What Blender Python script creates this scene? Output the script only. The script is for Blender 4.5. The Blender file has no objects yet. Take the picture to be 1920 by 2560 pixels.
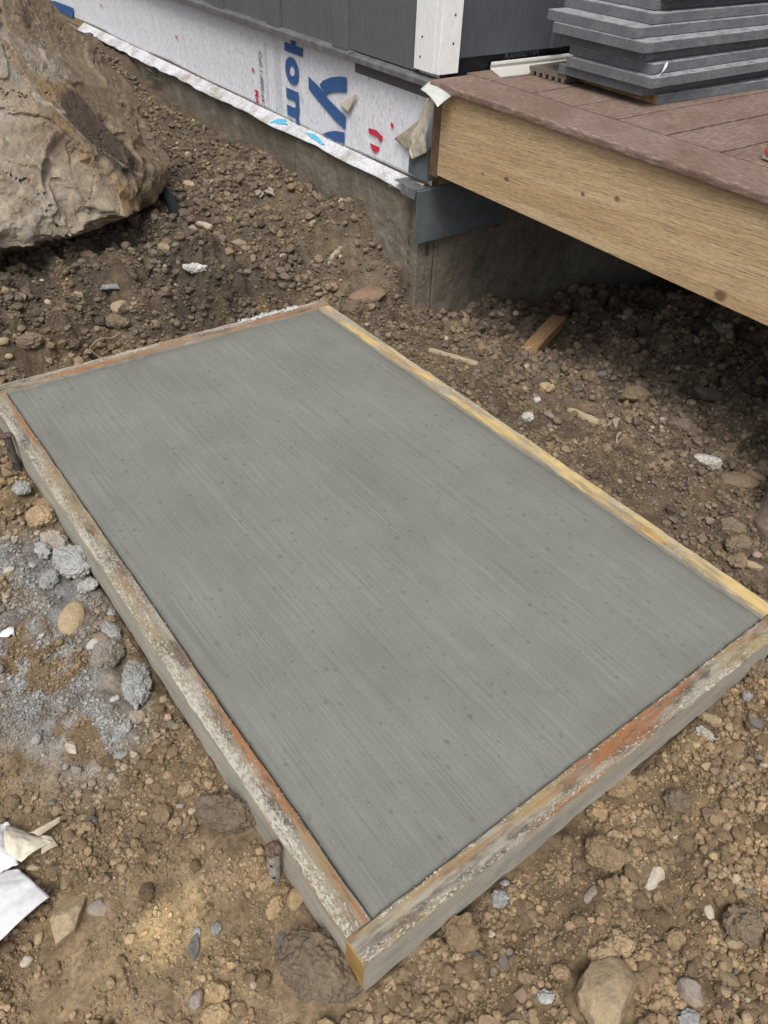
import bpy, bmesh, math, random
import numpy as np
from mathutils import Matrix, Vector

random.seed(7)
rng = np.random.default_rng(11)
S = bpy.context.scene
COL = S.collection
R = math.radians

# ---------------------------------------------------------------- camera, world, sun, exposure
cam_d = bpy.data.cameras.new('camera')
cam = bpy.data.objects.new('camera', cam_d)
COL.objects.link(cam)
cam_d.sensor_fit = 'HORIZONTAL'
cam_d.sensor_width = 36.0
cam_d.lens = 36.0 * 1897.6 / 1920.0
cam_d.clip_start = 0.02
cam_d.clip_end = 300.0
CAM = Vector((-0.27887, -0.29551, 1.024))
cam.matrix_world = Matrix(((0.79490676, 0.35670771, -0.49079818, CAM.x),
                           (-0.60408208, 0.54081321, -0.58532547, CAM.y),
                           (0.05664003, 0.76176156, 0.64537681, CAM.z),
                           (0, 0, 0, 1)))
S.camera = cam

SUN_EL, SUN_AZ = R(58), R(228)          # azimuth measured from +Y towards +X; the light comes from the left, behind the camera
world = bpy.data.worlds.new('World')
S.world = world
world.use_nodes = True
wn = world.node_tree.nodes
wl = world.node_tree.links
wn.clear()
sky = wn.new('ShaderNodeTexSky')
sky.sky_type = 'NISHITA'
sky.sun_disc = False
sky.sun_elevation = SUN_EL
sky.sun_rotation = SUN_AZ
sky.air_density = 1.0
sky.dust_density = 5.0
hs = wn.new('ShaderNodeHueSaturation')
hs.inputs['Saturation'].default_value = 0.40
bg = wn.new('ShaderNodeBackground')
bg.inputs['Strength'].default_value = 0.125
wo = wn.new('ShaderNodeOutputWorld')
wl.new(sky.outputs[0], hs.inputs['Color'])
wl.new(hs.outputs[0], bg.inputs['Color'])
wl.new(bg.outputs[0], wo.inputs['Surface'])

sun_d = bpy.data.lights.new('sun', 'SUN')
sun_d.energy = 1.9
sun_d.angle = R(28)
sun_d.color = (1.0, 0.95, 0.87)
sun = bpy.data.objects.new('sun', sun_d)
COL.objects.link(sun)
_sd = Vector((math.sin(SUN_AZ) * math.cos(SUN_EL), math.cos(SUN_AZ) * math.cos(SUN_EL), math.sin(SUN_EL)))
sun.location = _sd * 20
sun.rotation_euler = _sd.to_track_quat('Z', 'Y').to_euler()

S.view_settings.view_transform = 'Standard'
S.view_settings.look = 'None'
S.view_settings.gamma = 1.0
S.view_settings.exposure = 0.20
S.view_settings.use_curve_mapping = False
S.cycles.use_denoising = True
S.cycles.max_bounces = 6

# ---------------------------------------------------------------- numpy noise
def _hash(ix, iy, iz, seed):
    n = (ix * 374761393 + iy * 668265263 + iz * 2147483647 + seed * 144269504) & 0xffffffff
    n = ((n ^ (n >> 13)) * 1274126177) & 0xffffffff
    n = ((n ^ (n >> 15)) * 2246822519) & 0xffffffff
    return ((n ^ (n >> 16)) & 0xffff) / 65535.0

def vn2(x, y, seed=0):
    xf = np.floor(x); yf = np.floor(y)
    ix = xf.astype(np.int64) + 4096; iy = yf.astype(np.int64) + 4096
    u = x - xf; v = y - yf
    u = u * u * u * (u * (u * 6 - 15) + 10); v = v * v * v * (v * (v * 6 - 15) + 10)
    z0 = np.zeros_like(ix)
    a = _hash(ix, iy, z0, seed); b = _hash(ix + 1, iy, z0, seed)
    c = _hash(ix, iy + 1, z0, seed); d = _hash(ix + 1, iy + 1, z0, seed)
    return a + (b - a) * u + (c - a) * v + (a - b - c + d) * u * v

def vn3(p, seed=0):
    f = np.floor(p); i = f.astype(np.int64) + 4096; t = p - f
    t = t * t * t * (t * (t * 6 - 15) + 10)
    x, y, z = i[:, 0], i[:, 1], i[:, 2]
    def L(a, b, w): return a + (b - a) * w
    r = []
    for dz in (0, 1):
        a = L(_hash(x, y, z + dz, seed), _hash(x + 1, y, z + dz, seed), t[:, 0])
        b = L(_hash(x, y + 1, z + dz, seed), _hash(x + 1, y + 1, z + dz, seed), t[:, 0])
        r.append(L(a, b, t[:, 1]))
    return L(r[0], r[1], t[:, 2])

def fbm3(p, octv=4, seed=0, gain=0.5):
    s = np.zeros(len(p)); a = 1.0; tot = 0
    for k in range(octv):
        s += a * (vn3(p * 2 ** k, seed + k) * 2 - 1); tot += a; a *= gain
    return s / tot

def sstep(a, b, x):
    t = np.clip((x - a) / (b - a), 0, 1)
    return t * t * (3 - 2 * t)

# ---------------------------------------------------------------- object helpers
def tag(o, label=None, cat=None, group=None, kind=None):
    if label: o['label'] = label
    if cat: o['category'] = cat
    if group: o['group'] = group
    if kind: o['kind'] = kind
    return o

def empty(name, label=None, cat=None, mat=None, group=None):
    o = bpy.data.objects.new(name, None)
    o.empty_display_size = 0.05
    COL.objects.link(o)
    if mat is not None: o.matrix_world = mat
    return tag(o, label, cat, group)

def mesh_obj(name, me, m=None, parent=None):
    o = bpy.data.objects.new(name, me)
    COL.objects.link(o)
    if m is not None:
        me.materials.clear(); me.materials.append(m)
    if parent is not None: o.parent = parent
    return o

class MB:
    def __init__(s): s.v = []; s.f = []
    def add(s, vs, fs):
        n = len(s.v); s.v += [tuple(map(float, q)) for q in vs]; s.f += [tuple(i + n for i in q) for q in fs]
        return s
    def box(s, x0, x1, y0, y1, z0, z1):
        return s.add([(x0, y0, z0), (x1, y0, z0), (x1, y1, z0), (x0, y1, z0), (x0, y0, z1), (x1, y0, z1), (x1, y1, z1), (x0, y1, z1)],
                     [(0, 3, 2, 1), (4, 5, 6, 7), (0, 1, 5, 4), (1, 2, 6, 5), (2, 3, 7, 6), (3, 0, 4, 7)])
    def prism(s, prof, a, b, axis):
        """profile (closed, 2D) swept from a to b along axis x / y / z"""
        n = len(prof); vs = []
        for t in (a, b):
            for p, q in prof:
                vs.append({'x': (t, p, q), 'y': (p, t, q), 'z': (p, q, t)}[axis])
        fs = [tuple(range(n))[::-1], tuple(range(n, 2 * n))]
        fs += [(i, (i + 1) % n, n + (i + 1) % n, n + i) for i in range(n)]
        return s.add(vs, fs)
    def mesh(s, name, smooth=False, bevel=0, fix=True):
        me = bpy.data.meshes.new(name)
        me.from_pydata(s.v, [], s.f)
        if fix or bevel:
            bm = bmesh.new(); bm.from_mesh(me)
            bmesh.ops.recalc_face_normals(bm, faces=bm.faces)
            if bevel:
                es = [e for e in bm.edges if len(e.link_faces) == 2 and e.calc_face_angle(0) > 0.6]
                bmesh.ops.bevel(bm, geom=es, offset=bevel, segments=2, affect='EDGES', profile=0.5)
            bm.to_mesh(me); bm.free()
        if smooth:
            for p in me.polygons: p.use_smooth = True
        return me
    def obj(s, name, m, parent=None, smooth=False, bevel=0, fix=True):
        return mesh_obj(name, s.mesh(name, smooth, bevel, fix), m, parent)

def np_mesh(name, V, F, smooth=True):
    """V (n,3), F (m,k) all the same k"""
    me = bpy.data.meshes.new(name)
    V = np.ascontiguousarray(V, np.float32); F = np.ascontiguousarray(F, np.int32)
    k = F.shape[1]
    me.vertices.add(len(V)); me.vertices.foreach_set('co', V.ravel())
    me.loops.add(F.size); me.loops.foreach_set('vertex_index', F.ravel())
    me.polygons.add(len(F)); me.polygons.foreach_set('loop_start', np.arange(0, F.size, k, dtype=np.int32))
    me.update(calc_edges=True)
    me.polygons.foreach_set('use_smooth', np.full(len(F), smooth))
    return me

def set_col(me, C, name='Col'):
    a = me.color_attributes.new(name, 'FLOAT_COLOR', 'POINT')
    D = np.ones((len(C), 4), np.float32); D[:, :3] = C
    a.data.foreach_set('color', D.ravel())

def grid_faces(nu, nv):
    i = np.arange(nu - 1)[:, None] * nv + np.arange(nv - 1)[None, :]
    i = i.ravel()
    return np.stack([i, i + nv, i + nv + 1, i + 1], 1)

def sheet(name, fn, nu, nv, m, parent=None, thick=0.0006):
    u, v = np.meshgrid(np.linspace(0, 1, nu), np.linspace(0, 1, nv), indexing='ij')
    V = fn(u.ravel(), v.ravel())
    me = np_mesh(name, V, grid_faces(nu, nv))
    o = mesh_obj(name, me, m, parent)
    if thick:
        md = o.modifiers.new('thick', 'SOLIDIFY'); md.thickness = thick; md.offset = 0
    return o

_ICO = {}
def ico(sub):
    if sub not in _ICO:
        bm = bmesh.new(); bmesh.ops.create_icosphere(bm, subdivisions=sub, radius=1.0)
        V = np.array([v.co[:] for v in bm.verts]); F = np.array([[v.index for v in f.verts] for f in bm.faces])
        bm.free(); _ICO[sub] = (V / np.linalg.norm(V, axis=1)[:, None], F)
    return _ICO[sub]

def board(name, L, W, H, m, parent=None, seed=0, jit=0.0008, ch=0.002, seg=40, wave=0.0):
    """sawn board along local x, from x=0, centred on y, top at z=0, with slightly uneven edges"""
    r = np.random.default_rng(seed)
    w, h = W / 2, H
    prof = [(-w + ch, 0), (w - ch, 0), (w, -ch), (w, -h + ch), (w - ch, -h), (-w + ch, -h), (-w, -h + ch), (-w, -ch)]
    xs = np.linspace(0, L, seg + 1)
    V = []
    for k, x in enumerate(xs):
        e = r.normal(0, jit, (8, 2)) * np.array([[1, 1]])
        wv = wave * (math.sin(x * 3.1 + seed) + 0.5 * math.sin(x * 7.7 + 2 * seed))
        for (a, b), d in zip(prof, e):
            V.append((x, a + d[0] + wv, b + d[1]))
    F = []
    for k in range(seg):
        for i in range(8):
            j = (i + 1) % 8
            F.append((k * 8 + i, (k + 1) * 8 + i, (k + 1) * 8 + j, k * 8 + j))
    F.append(tuple(range(8))); F.append(tuple(range(seg * 8, seg * 8 + 8))[::-1])
    mb = MB(); mb.add(V, F)
    return mb.obj(name, m, parent)

# ---------------------------------------------------------------- node helpers
class NT:
    def __init__(s, name, rough=0.8):
        s.m = bpy.data.materials.new(name); s.m.use_nodes = True
        s.t = s.m.node_tree; s.n = s.t.nodes
        s.b = s.n['Principled BSDF']
        s.b.inputs['Roughness'].default_value = rough
        s.b.inputs['Specular IOR Level'].default_value = 0.3
        s.tc = s.n.new('ShaderNodeTexCoord').outputs['Object']
    def lk(s, a, b): s.t.links.new(a, b)
    def val(s, sock, x):
        if hasattr(x, 'links') or hasattr(x, 'is_linked'): s.lk(x, sock)
        else: sock.default_value = x if not isinstance(x, tuple) or len(x) != 3 or sock.type != 'RGBA' else (*x, 1)
    def map(s, scale=(1, 1, 1), rot=(0, 0, 0), loc=(0, 0, 0), vec=None):
        n = s.n.new('ShaderNodeMapping'); s.lk(vec or s.tc, n.inputs['Vector'])
        n.inputs['Scale'].default_value = scale; n.inputs['Rotation'].default_value = rot; n.inputs['Location'].default_value = loc
        return n.outputs[0]
    def noise(s, scale, detail=4, rough=0.55, vec=None, dist=0.0, out=0):
        n = s.n.new('ShaderNodeTexNoise'); s.lk(vec or s.tc, n.inputs['Vector'])
        n.inputs['Scale'].default_value = scale; n.inputs['Detail'].default_value = detail
        n.inputs['Roughness'].default_value = rough; n.inputs['Distortion'].default_value = dist
        return n.outputs[out]
    def voro(s, scale, vec=None, out='Distance', feature='F1', rand=1.0, dim='3D'):
        n = s.n.new('ShaderNodeTexVoronoi'); n.voronoi_dimensions = dim; s.lk(vec or s.tc, n.inputs['Vector'])
        n.feature = feature
        n.inputs['Scale'].default_value = scale; n.inputs['Randomness'].default_value = rand
        return n.outputs[out]
    def ramp(s, fac, stops):
        n = s.n.new('ShaderNodeValToRGB'); s.lk(fac, n.inputs[0])
        e = n.color_ramp.elements
        while len(e) < len(stops): e.new(0.5)
        for k, (p, c) in enumerate(stops):
            e[k].position = p
            e[k].color = (c, c, c, 1) if not isinstance(c, tuple) else (*c, 1)
        return n.outputs[0]
    def mix(s, fac, a, b, blend='MIX'):
        n = s.n.new('ShaderNodeMix'); n.data_type = 'RGBA'; n.blend_type = blend
        s.val(n.inputs[0], fac); s.val(n.inputs[6], a); s.val(n.inputs[7], b)
        return n.outputs[2]
    def math(s, op, a, b=0.0, c=None):
        n = s.n.new('ShaderNodeMath'); n.operation = op
        s.val(n.inputs[0], a); s.val(n.inputs[1], b)
        if c is not None: s.val(n.inputs[2], c)
        return n.outputs[0]
    def sep(s, vec=None):
        n = s.n.new('ShaderNodeSeparateXYZ'); s.lk(vec or s.tc, n.inputs[0]); return n.outputs
    def band(s, x, a, b):
        """0 below a, 1 above b"""
        n = s.n.new('ShaderNodeMapRange'); n.interpolation_type = 'SMOOTHSTEP'
        s.lk(x, n.inputs[0]); n.inputs[1].default_value = a; n.inputs[2].default_value = b
        return n.outputs[0]
    def inst(s, name='Col'):
        n = s.n.new('ShaderNodeAttribute'); n.attribute_type = 'INSTANCER'; n.attribute_name = name; return n.outputs['Color']
    def attr(s, name='Col'):
        n = s.n.new('ShaderNodeVertexColor'); n.layer_name = name; return n.outputs[0]
    def rand(s): return s.n.new('ShaderNodeObjectInfo').outputs['Random']
    def bump(s, h, strength=0.5, dist=0.002):
        n = s.n.new('ShaderNodeBump'); n.inputs['Strength'].default_value = strength; n.inputs['Distance'].default_value = dist
        s.lk(h, n.inputs['Height'])
        if s.b.inputs['Normal'].is_linked: s.lk(s.b.inputs['Normal'].links[0].from_socket, n.inputs['Normal'])
        s.lk(n.outputs[0], s.b.inputs['Normal']); return s
    def col(s, c): s.val(s.b.inputs['Base Color'], c); return s
    def rgh(s, r): s.val(s.b.inputs['Roughness'], r); return s
    def spec(s, v): s.b.inputs['Specular IOR Level'].default_value = v; return s

def scale_col(t, c, f):
    """colour c (socket) times the grey socket f"""
    return t.mix(1.0, c, f, 'MULTIPLY')

def plain(name, c, rough=0.7, nscale=60, amt=0.25, bump=0.2, bdist=0.001, stretch=(1, 1, 1), spec=0.3):
    t = NT(name, rough)
    n = t.noise(nscale, 5, 0.6, t.map(stretch))
    lo = tuple(x * (1 - amt) for x in c); hi = tuple(min(1, x * (1 + amt)) for x in c)
    t.col(t.ramp(n, [(0.3, lo), (0.7, hi)])).spec(spec)
    if bump: t.bump(n, bump, bdist)
    return t.m

# ---------------------------------------------------------------- the ground: soil heights
CP = np.array([
(-0.08, 0.1, -0.112), (-0.08, 0.4, -0.1), (-0.08, 0.73, -0.095), (-0.08, 1, -0.088), (-0.08, 1.4, -0.082), (-0.3, 0.2, -0.125),
(-0.3, 0.8, -0.118), (-0.3, 1.4, -0.08), (-0.6, 0.3, -0.13), (-0.7, 1, -0.11), (-0.6, 1.6, -0.04), (-0.6, 2.2, 0.1),
(-1.5, 0, -0.15), (-1.5, 1.5, -0.05), (-1.5, 3, 0.15), (-0.04, -0.1, -0.122), (0.1, -0.1, -0.112), (0.37, -0.1, -0.108),
(0.65, -0.1, -0.092), (0.86, -0.08, -0.055), (1, -0.08, -0.05), (-0.2, -0.1, -0.128), (0.4, -0.4, -0.125), (-0.4, -0.4, -0.13),
(1.3, -0.4, -0.06), (0.9, -0.4, -0.09), (0, -1.2, -0.15), (1.5, -1.2, -0.08), (3, -1.2, -0.1), (1, 0.1, -0.05),
(1, 0.5, -0.04), (1, 1, -0.04), (1, 1.5, -0.05), (1.3, 0.1, -0.06), (1.3, 0.5, -0.07), (1.3, 1, -0.09),
(1.3, 1.4, -0.14), (1.6, 0.3, -0.08), (1.7, 0.8, -0.09), (1.7, 1.2, -0.18), (1.5, 1.55, -0.2), (2, 1.5, -0.26),
(2.6, 1.5, -0.3), (2.2, 0.8, -0.11), (2.2, 0.3, -0.08), (3, 1, -0.2), (3, 0, -0.1), (1.34, 1.57, -0.16),
(1.345, 1.66, -0.01), (1.35, 1.94, 0.12), (1.36, 2.36, 0.11), (1.38, 2.78, 0.125), (1.4, 3.6, 0.135), (1.42, 4.2, 0.21),
(1.43, 4.6, 0.23), (1.5, 6, 0.25), (1.15, 1.6, -0.07), (1.15, 1.8, 0), (1.1, 2.1, 0.07), (1.1, 2.5, 0.09),
(1.1, 3, 0.1), (1, 3.8, 0.15), (0.9, 1.6, -0.06), (0.7, 1.6, -0.1), (0.4, 1.6, -0.1), (0.1, 1.6, -0.08),
(-0.1, 1.6, -0.06), (0.7, 1.66, -0.07), (0.55, 1.65, -0.08), (0.4, 1.65, -0.07), (0.25, 1.66, -0.05), (0.1, 1.67, -0.03),
(0.7, 1.715, 0.055), (0.55, 1.71, 0.06), (0.4, 1.71, 0.055), (0.25, 1.73, 0.05), (0.1, 1.75, 0.05), (-0.2, 1.8, 0.03),
(0.9, 1.8, 0.03), (0.7, 1.9, 0.1), (0.4, 1.95, 0.1), (0.1, 2, 0.1), (0.9, 2.1, 0.09), (0.8, 2.5, 0.09),
(0.4, 2.4, 0.07), (0, 2.4, 0.09), (-0.5, 3, 0.2), (0.5, 3.5, 0.18), (0, 6, 0.3), (3, 6, 0.2),
(-3, 3, 0.2), (-3, -1, -0.1), (5, -1, -0.1), (5, 6, 0.2), (0.4, 0.5, -0.115), (0.4, 1.1, -0.115),
(0.7, 0.8, -0.115), (0.1, 0.8, -0.12)])

def base_h(x, y):
    num = np.zeros_like(x); den = np.zeros_like(x)
    for a, b, c in CP:
        w = 1.0 / ((x - a) ** 2 + (y - b) ** 2 + 0.0010) ** 1.7
        num += w * c; den += w
    return num / den

FX0, FX1, FY0, FY1 = -0.041, 0.9545, -0.0395, 1.5475      # outer edges of the form

def axis(segs):
    out = [segs[0][0]]
    for a, b, st in segs:
        n = max(1, int(round((b - a) / st))); out += list(a + (b - a) * np.arange(1, n + 1) / n)
    return np.array(out)

gx = axis([(-60, -20, 20), (-20, -5, 5), (-5, -1.6, 0.4), (-1.6, -1.1, 0.05), (-1.1, -0.5, 0.012), (-0.5, 1.5, 0.0058), (1.5, 2.4, 0.009), (2.4, 3.4, 0.03), (3.4, 6, 0.3), (6, 20, 4), (20, 60, 20)])
gy = axis([(-60, -20, 20), (-20, -5, 5), (-5, -1.2, 0.4), (-1.2, -1.0, 0.05), (-1.0, -0.5, 0.012), (-0.5, 2.2, 0.0058), (2.2, 3.2, 0.010), (3.2, 4.8, 0.025), (4.8, 8, 0.3), (8, 20, 4), (20, 60, 20)])
GX, GY = np.meshgrid(gx, gy, indexing='ij')
# smooth base on a coarser lattice, then read it bilinearly
cx = axis([(-60, -5, 11), (-5, -1, 0.4), (-1, 3.4, 0.04), (3.4, 6, 0.4), (6, 60, 11)])
cy = axis([(-60, -5, 11), (-5, -1, 0.4), (-1, 5, 0.04), (5, 8, 0.4), (8, 60, 11)])

def bilin(ax, ay, Z, x, y):
    i = np.clip(np.searchsorted(ax, x) - 1, 0, len(ax) - 2); j = np.clip(np.searchsorted(ay, y) - 1, 0, len(ay) - 2)
    u = np.clip((x - ax[i]) / (ax[i + 1] - ax[i]), 0, 1); v = np.clip((y - ay[j]) / (ay[j + 1] - ay[j]), 0, 1)
    return Z[i, j] * (1 - u) * (1 - v) + Z[i + 1, j] * u * (1 - v) + Z[i, j + 1] * (1 - u) * v + Z[i + 1, j + 1] * u * v

CXX, CYY = np.meshgrid(cx, cy, indexing='ij')
CZ = base_h(CXX, CYY)

def blob(x, y, pts, r):
    m = np.zeros_like(x)
    for a, b in pts: m = np.maximum(m, np.exp(-((x - a) ** 2 + (y - b) ** 2) / (r * r)))
    return m

SMOOTH = [(-0.25, 0.12), (-0.3, 0.0), (-0.18, 0.2), (-0.12, 0.02), (-0.35, 0.2), (-0.28, 0.55), (1.2, 1.2), (1.25, 1.75), (1.2, 2.1), (1.3, 0.75)]

def soil_noise(x, y):
    sm = 1 - 0.75 * blob(x, y, SMOOTH, 0.12)
    near = sstep(-1.4, -1.1, x) * (1 - sstep(3.2, 3.6, x)) * sstep(-1.2, -.95, y) * (1 - sstep(5.0, 5.4, y))
    bank = sstep(1.5, 1.7, y) * (1 - sstep(2.3, 2.8, y)) * (1 - sstep(0.75, 1.0, x))
    under = sstep(1.25, 1.7, x) * (1 - sstep(1.45, 1.6, y))
    wx = x + 0.02 * (vn2(x * 14, y * 14, 90) - .5); wy = y + 0.02 * (vn2(x * 14, y * 14, 91) - .5)
    h = 0.040 * (vn2(wx * 3.1, wy * 3.1, 1) - .5)
    h += (0.026 + 0.035 * bank + 0.05 * under) * (vn2(wx * 8, wy * 8, 2) - .5)
    h += (0.017 + 0.030 * bank + 0.035 * under) * sm * (np.abs(vn2(wx * 19, wy * 19, 3) * 2 - 1) - .5)
    h += (0.010 + 0.012 * bank + 0.010 * under) * sm * (np.abs(vn2(wx * 43, wy * 43, 4) * 2 - 1) - .5)
    h += (0.0055 + 0.004 * bank) * sm * (np.abs(vn2(x * 92, y * 92, 5) * 2 - 1) - .5)
    h += 0.0028 * (0.4 + 0.6 * sm) * (vn2(x * 170, y * 170, 6) - .5)
    # deep cracks and hollows cut into the bank
    cr = np.abs(vn2(wx * 6.3 + 3, wy * 9.0, 7) * 2 - 1)
    h -= bank * 0.030 * (1 - sstep(0.0, 0.16, cr))
    return h * near

def height(x, y):
    z = bilin(cx, cy, CZ, x, y) + soil_noise(x, y)
    ins = (x > FX0 + 0.006) & (x < FX1 - 0.006) & (y > FY0 + 0.006) & (y < FY1 - 0.006)
    # a narrow dug gap right along the boards
    d = np.maximum(np.maximum(FX0 - x, x - FX1), np.maximum(FY0 - y, y - FY1))
    z = z - 0.010 * (1 - sstep(0.0, 0.03, d)) * (vn2(x * 17, y * 17, 55) - .2)
    z = np.where(d < 0.02, np.minimum(z, np.where(y > 1.5, -0.014, np.where(x > 0.9, -0.008, -0.03))), z)
    return np.where(ins, -0.125, z)

STAIN = [(-.177, 1.02), (-.112, .98), (-.10, .86), (-.137, .80), (-.2, .83), (-.232, .72), (-.18, .75), (-.153, .655), (-.161, .57), (-.17, .53), (-.22, .60), (-.24, .65), (-.13, .93), (-.24, .80)]
PALE = [(-.222, .202), (-.200, .20), (-.195, .13), (-.205, .165)]

def soil_colour(x, y):
    """colour of the soil, with the deck shade painted in: dry ochre crumbs round the form, greyer loam by the wall, black topsoil on the bank"""
    n1 = vn2(x * 5, y * 5, 21); n2 = vn2(x * 16, y * 16, 22); n3 = vn2(x * 45, y * 45, 23)
    ochre = np.array([.232, .172, .108]); loam = np.array([.152, .120, .088]); black = np.array([.078, .064, .052]); gold = np.array([.315, .228, .132]); deck_shade_soil = np.array([.178, .142, .108])
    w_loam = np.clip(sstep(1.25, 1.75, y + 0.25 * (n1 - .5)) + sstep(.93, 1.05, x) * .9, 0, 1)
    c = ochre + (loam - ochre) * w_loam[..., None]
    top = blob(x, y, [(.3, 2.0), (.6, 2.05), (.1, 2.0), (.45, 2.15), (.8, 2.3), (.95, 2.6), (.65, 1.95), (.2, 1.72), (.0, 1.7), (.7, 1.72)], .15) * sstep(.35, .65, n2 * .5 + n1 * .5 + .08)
    c = c + (deck_shade_soil - c) * (sstep(1.25, 1.65, x + .12 * (n1 - .5)) * (1 - sstep(1.6, 1.75, y)) * .85)[..., None]  # soil tone under the deck, painted for how deep its shade reads
    c = c + (black - c) * np.clip(top, 0, 1)[..., None]
    g = sstep(.52, .8, n2) * .45 * (1 - w_loam * .5)
    c = c + (gold - c) * g[..., None]
    st = blob(x, y, STAIN, .075) * sstep(.30, .46, .6 * n2 + .4 * n3 + .02)
    c = c + (np.array([.262, .265, .262]) - c) * np.clip(st * .95, 0, 1)[..., None]
    pl = blob(x, y, PALE, .05) * sstep(.25, .6, n2)
    c = c + (np.array([.50, .37, .20]) - c) * (pl * .7)[..., None]
    return c * (0.74 + 0.52 * n3)[..., None]

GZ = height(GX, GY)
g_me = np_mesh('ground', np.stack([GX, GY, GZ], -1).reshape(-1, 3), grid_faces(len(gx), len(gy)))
# ground darkened between the loose crumbs, painting shade into the gaps
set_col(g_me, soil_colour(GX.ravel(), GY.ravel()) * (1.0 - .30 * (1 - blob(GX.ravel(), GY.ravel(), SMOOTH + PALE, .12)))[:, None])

def soil_material(name, attr=True, base=None, inst=False):
    t = NT(name, 0.95); t.spec(0.12)
    c = t.inst() if inst else (t.attr() if attr else base)
    if not attr:
        r = t.rand()
        c = t.mix(r, tuple(v * .78 for v in base), tuple(min(1, v * 1.22) for v in base))
    n = t.noise(140, 6, 0.65); m = t.noise(33, 4, 0.6)
    f = t.ramp(n, [(0.28, 0.60), (0.5, 1.0), (0.72, 1.42)])
    f2 = t.ramp(m, [(0.3, 0.85), (0.7, 1.12)])
    c = scale_col(t, scale_col(t, c, f), f2)
    sp = t.ramp(t.voro(260), [(0.0, 1.0), (0.10, 1.0), (0.16, 0.0)])
    pk = t.ramp(t.noise(75, 2, 0.5), [(0.58, 0.0), (0.66, 1.0)])
    c = t.mix(t.math('MULTIPLY', t.math('MULTIPLY', sp, pk), 0.45), c, (.55, .46, .34))
    t.col(c)
    t.bump(t.noise(95, 6, 0.7), 0.9, 0.005)
    t.bump(t.noise(420, 3, 0.6), 0.6, 0.0016)
    return t.m

M_soil = soil_material('soil')
ground = mesh_obj('ground', g_me, M_soil)
tag(ground, kind='structure')

def gz(x, y):
    return float(bilin(gx, gy, GZ, np.array([x]), np.array([y]))[0])

# ---------------------------------------------------------------- materials of the built things
def concrete_fresh():
    t = NT('fresh_concrete', 0.62); t.spec(0.25)
    v = t.map((1, 1, 1), (0, 0, R(2)))
    wob = t.noise(3.0, 2, 0.5)
    fine = t.noise(1.0, 3, 0.75, t.map((400, 4.0, 1), (0, 0, R(1.5))))
    mid = t.noise(1.0, 4, 0.7, t.map((150, 2.2, 1), (0, 0, R(1.5))))
    grit = t.noise(520, 3, 0.7)
    blot = t.noise(4.5, 4, 0.6)
    c = t.ramp(blot, [(0.3, (.176, .181, .165)), (0.7, (.214, .219, .201))])
    c = scale_col(t, c, t.ramp(fine, [(0.30, .78), (0.50, 1.0), (0.64, 1.10), (0.74, 1.42)]))
    c = scale_col(t, c, t.ramp(mid, [(0.3, .93), (0.7, 1.06)]))
    c = scale_col(t, c, t.ramp(grit, [(0.3, .84), (0.7, 1.14)]))
    ridge = t.noise(1.0, 2, .6, t.map((330, 1.8, 1), (0, 0, R(1.5)), (3, 1, 0)))
    c = scale_col(t, c, t.ramp(ridge, [(.40, .98), (.58, 1.0), (.68, 1.13)]))
    # drops of rain: small dark spots, some denser than others
    vv = t.map((58, 44, 1), (0, 0, R(25)))
    vj = t.mix(0.30, vv, t.noise(150, 2, 0.5, out=1), 'ADD')
    d = t.voro(1.0, vj, dim='2D')
    pick = t.voro(1.0, vj, 'Color', dim='2D')
    p1 = t.math('MULTIPLY', t.math('GREATER_THAN', t.math('ADD', t.sep(pick)[0], t.math('MULTIPLY', t.noise(5.5, 3, .6), .9)), 0.78), t.math('MULTIPLY_ADD', t.sep(pick)[2], .75, .25))
    size = t.math('MULTIPLY_ADD', t.math('POWER', t.sep(pick)[1], 4.0), 0.22, 0.085)
    spot = t.math('MULTIPLY', p1, t.math('SUBTRACT', 1.0, t.band(t.math('DIVIDE', d, size), 0.35, 1.25)))
    c = t.mix(t.math('MULTIPLY', spot, 0.62), c, (.10, .105, .098))
    wsp = t.math('SUBTRACT', 1.0, t.band(t.voro(150, dim='2D'), 0.08, 0.2))
    wpk = t.ramp(t.noise(23, 2, 0.5), [(0.52, 0.0), (0.62, 1.0)])
    c = t.mix(t.math('MULTIPLY', t.math('MULTIPLY', wsp, wpk), 0.10), c, (.55, .56, .54))
    x_, y_ = t.sep()[0], t.sep()[1]
    rim = t.math('MINIMUM', t.math('MINIMUM', x_, t.math('SUBTRACT', .9135, x_)), t.math('MINIMUM', y_, t.math('SUBTRACT', 1.508, y_)))
    damp = t.math('MULTIPLY', t.band(t.math('ADD', rim, t.math('MULTIPLY', blot, .05)), .085, .030), .30)
    damp2 = t.math('MULTIPLY', t.band(t.noise(2.1, 3, .55, t.map((1, 1, 1), loc=(3.1, .4, 0))), .50, .66), .07)
    c = t.mix(t.math('MAXIMUM', damp, damp2), c, (.125, .129, .117))
    t.col(c)
    t.bump(fine, 0.55, 0.0012); t.bump(mid, 0.3, 0.0015); t.bump(grit, 0.35, 0.0006)
    return t.m
M_slab = concrete_fresh()

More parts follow.
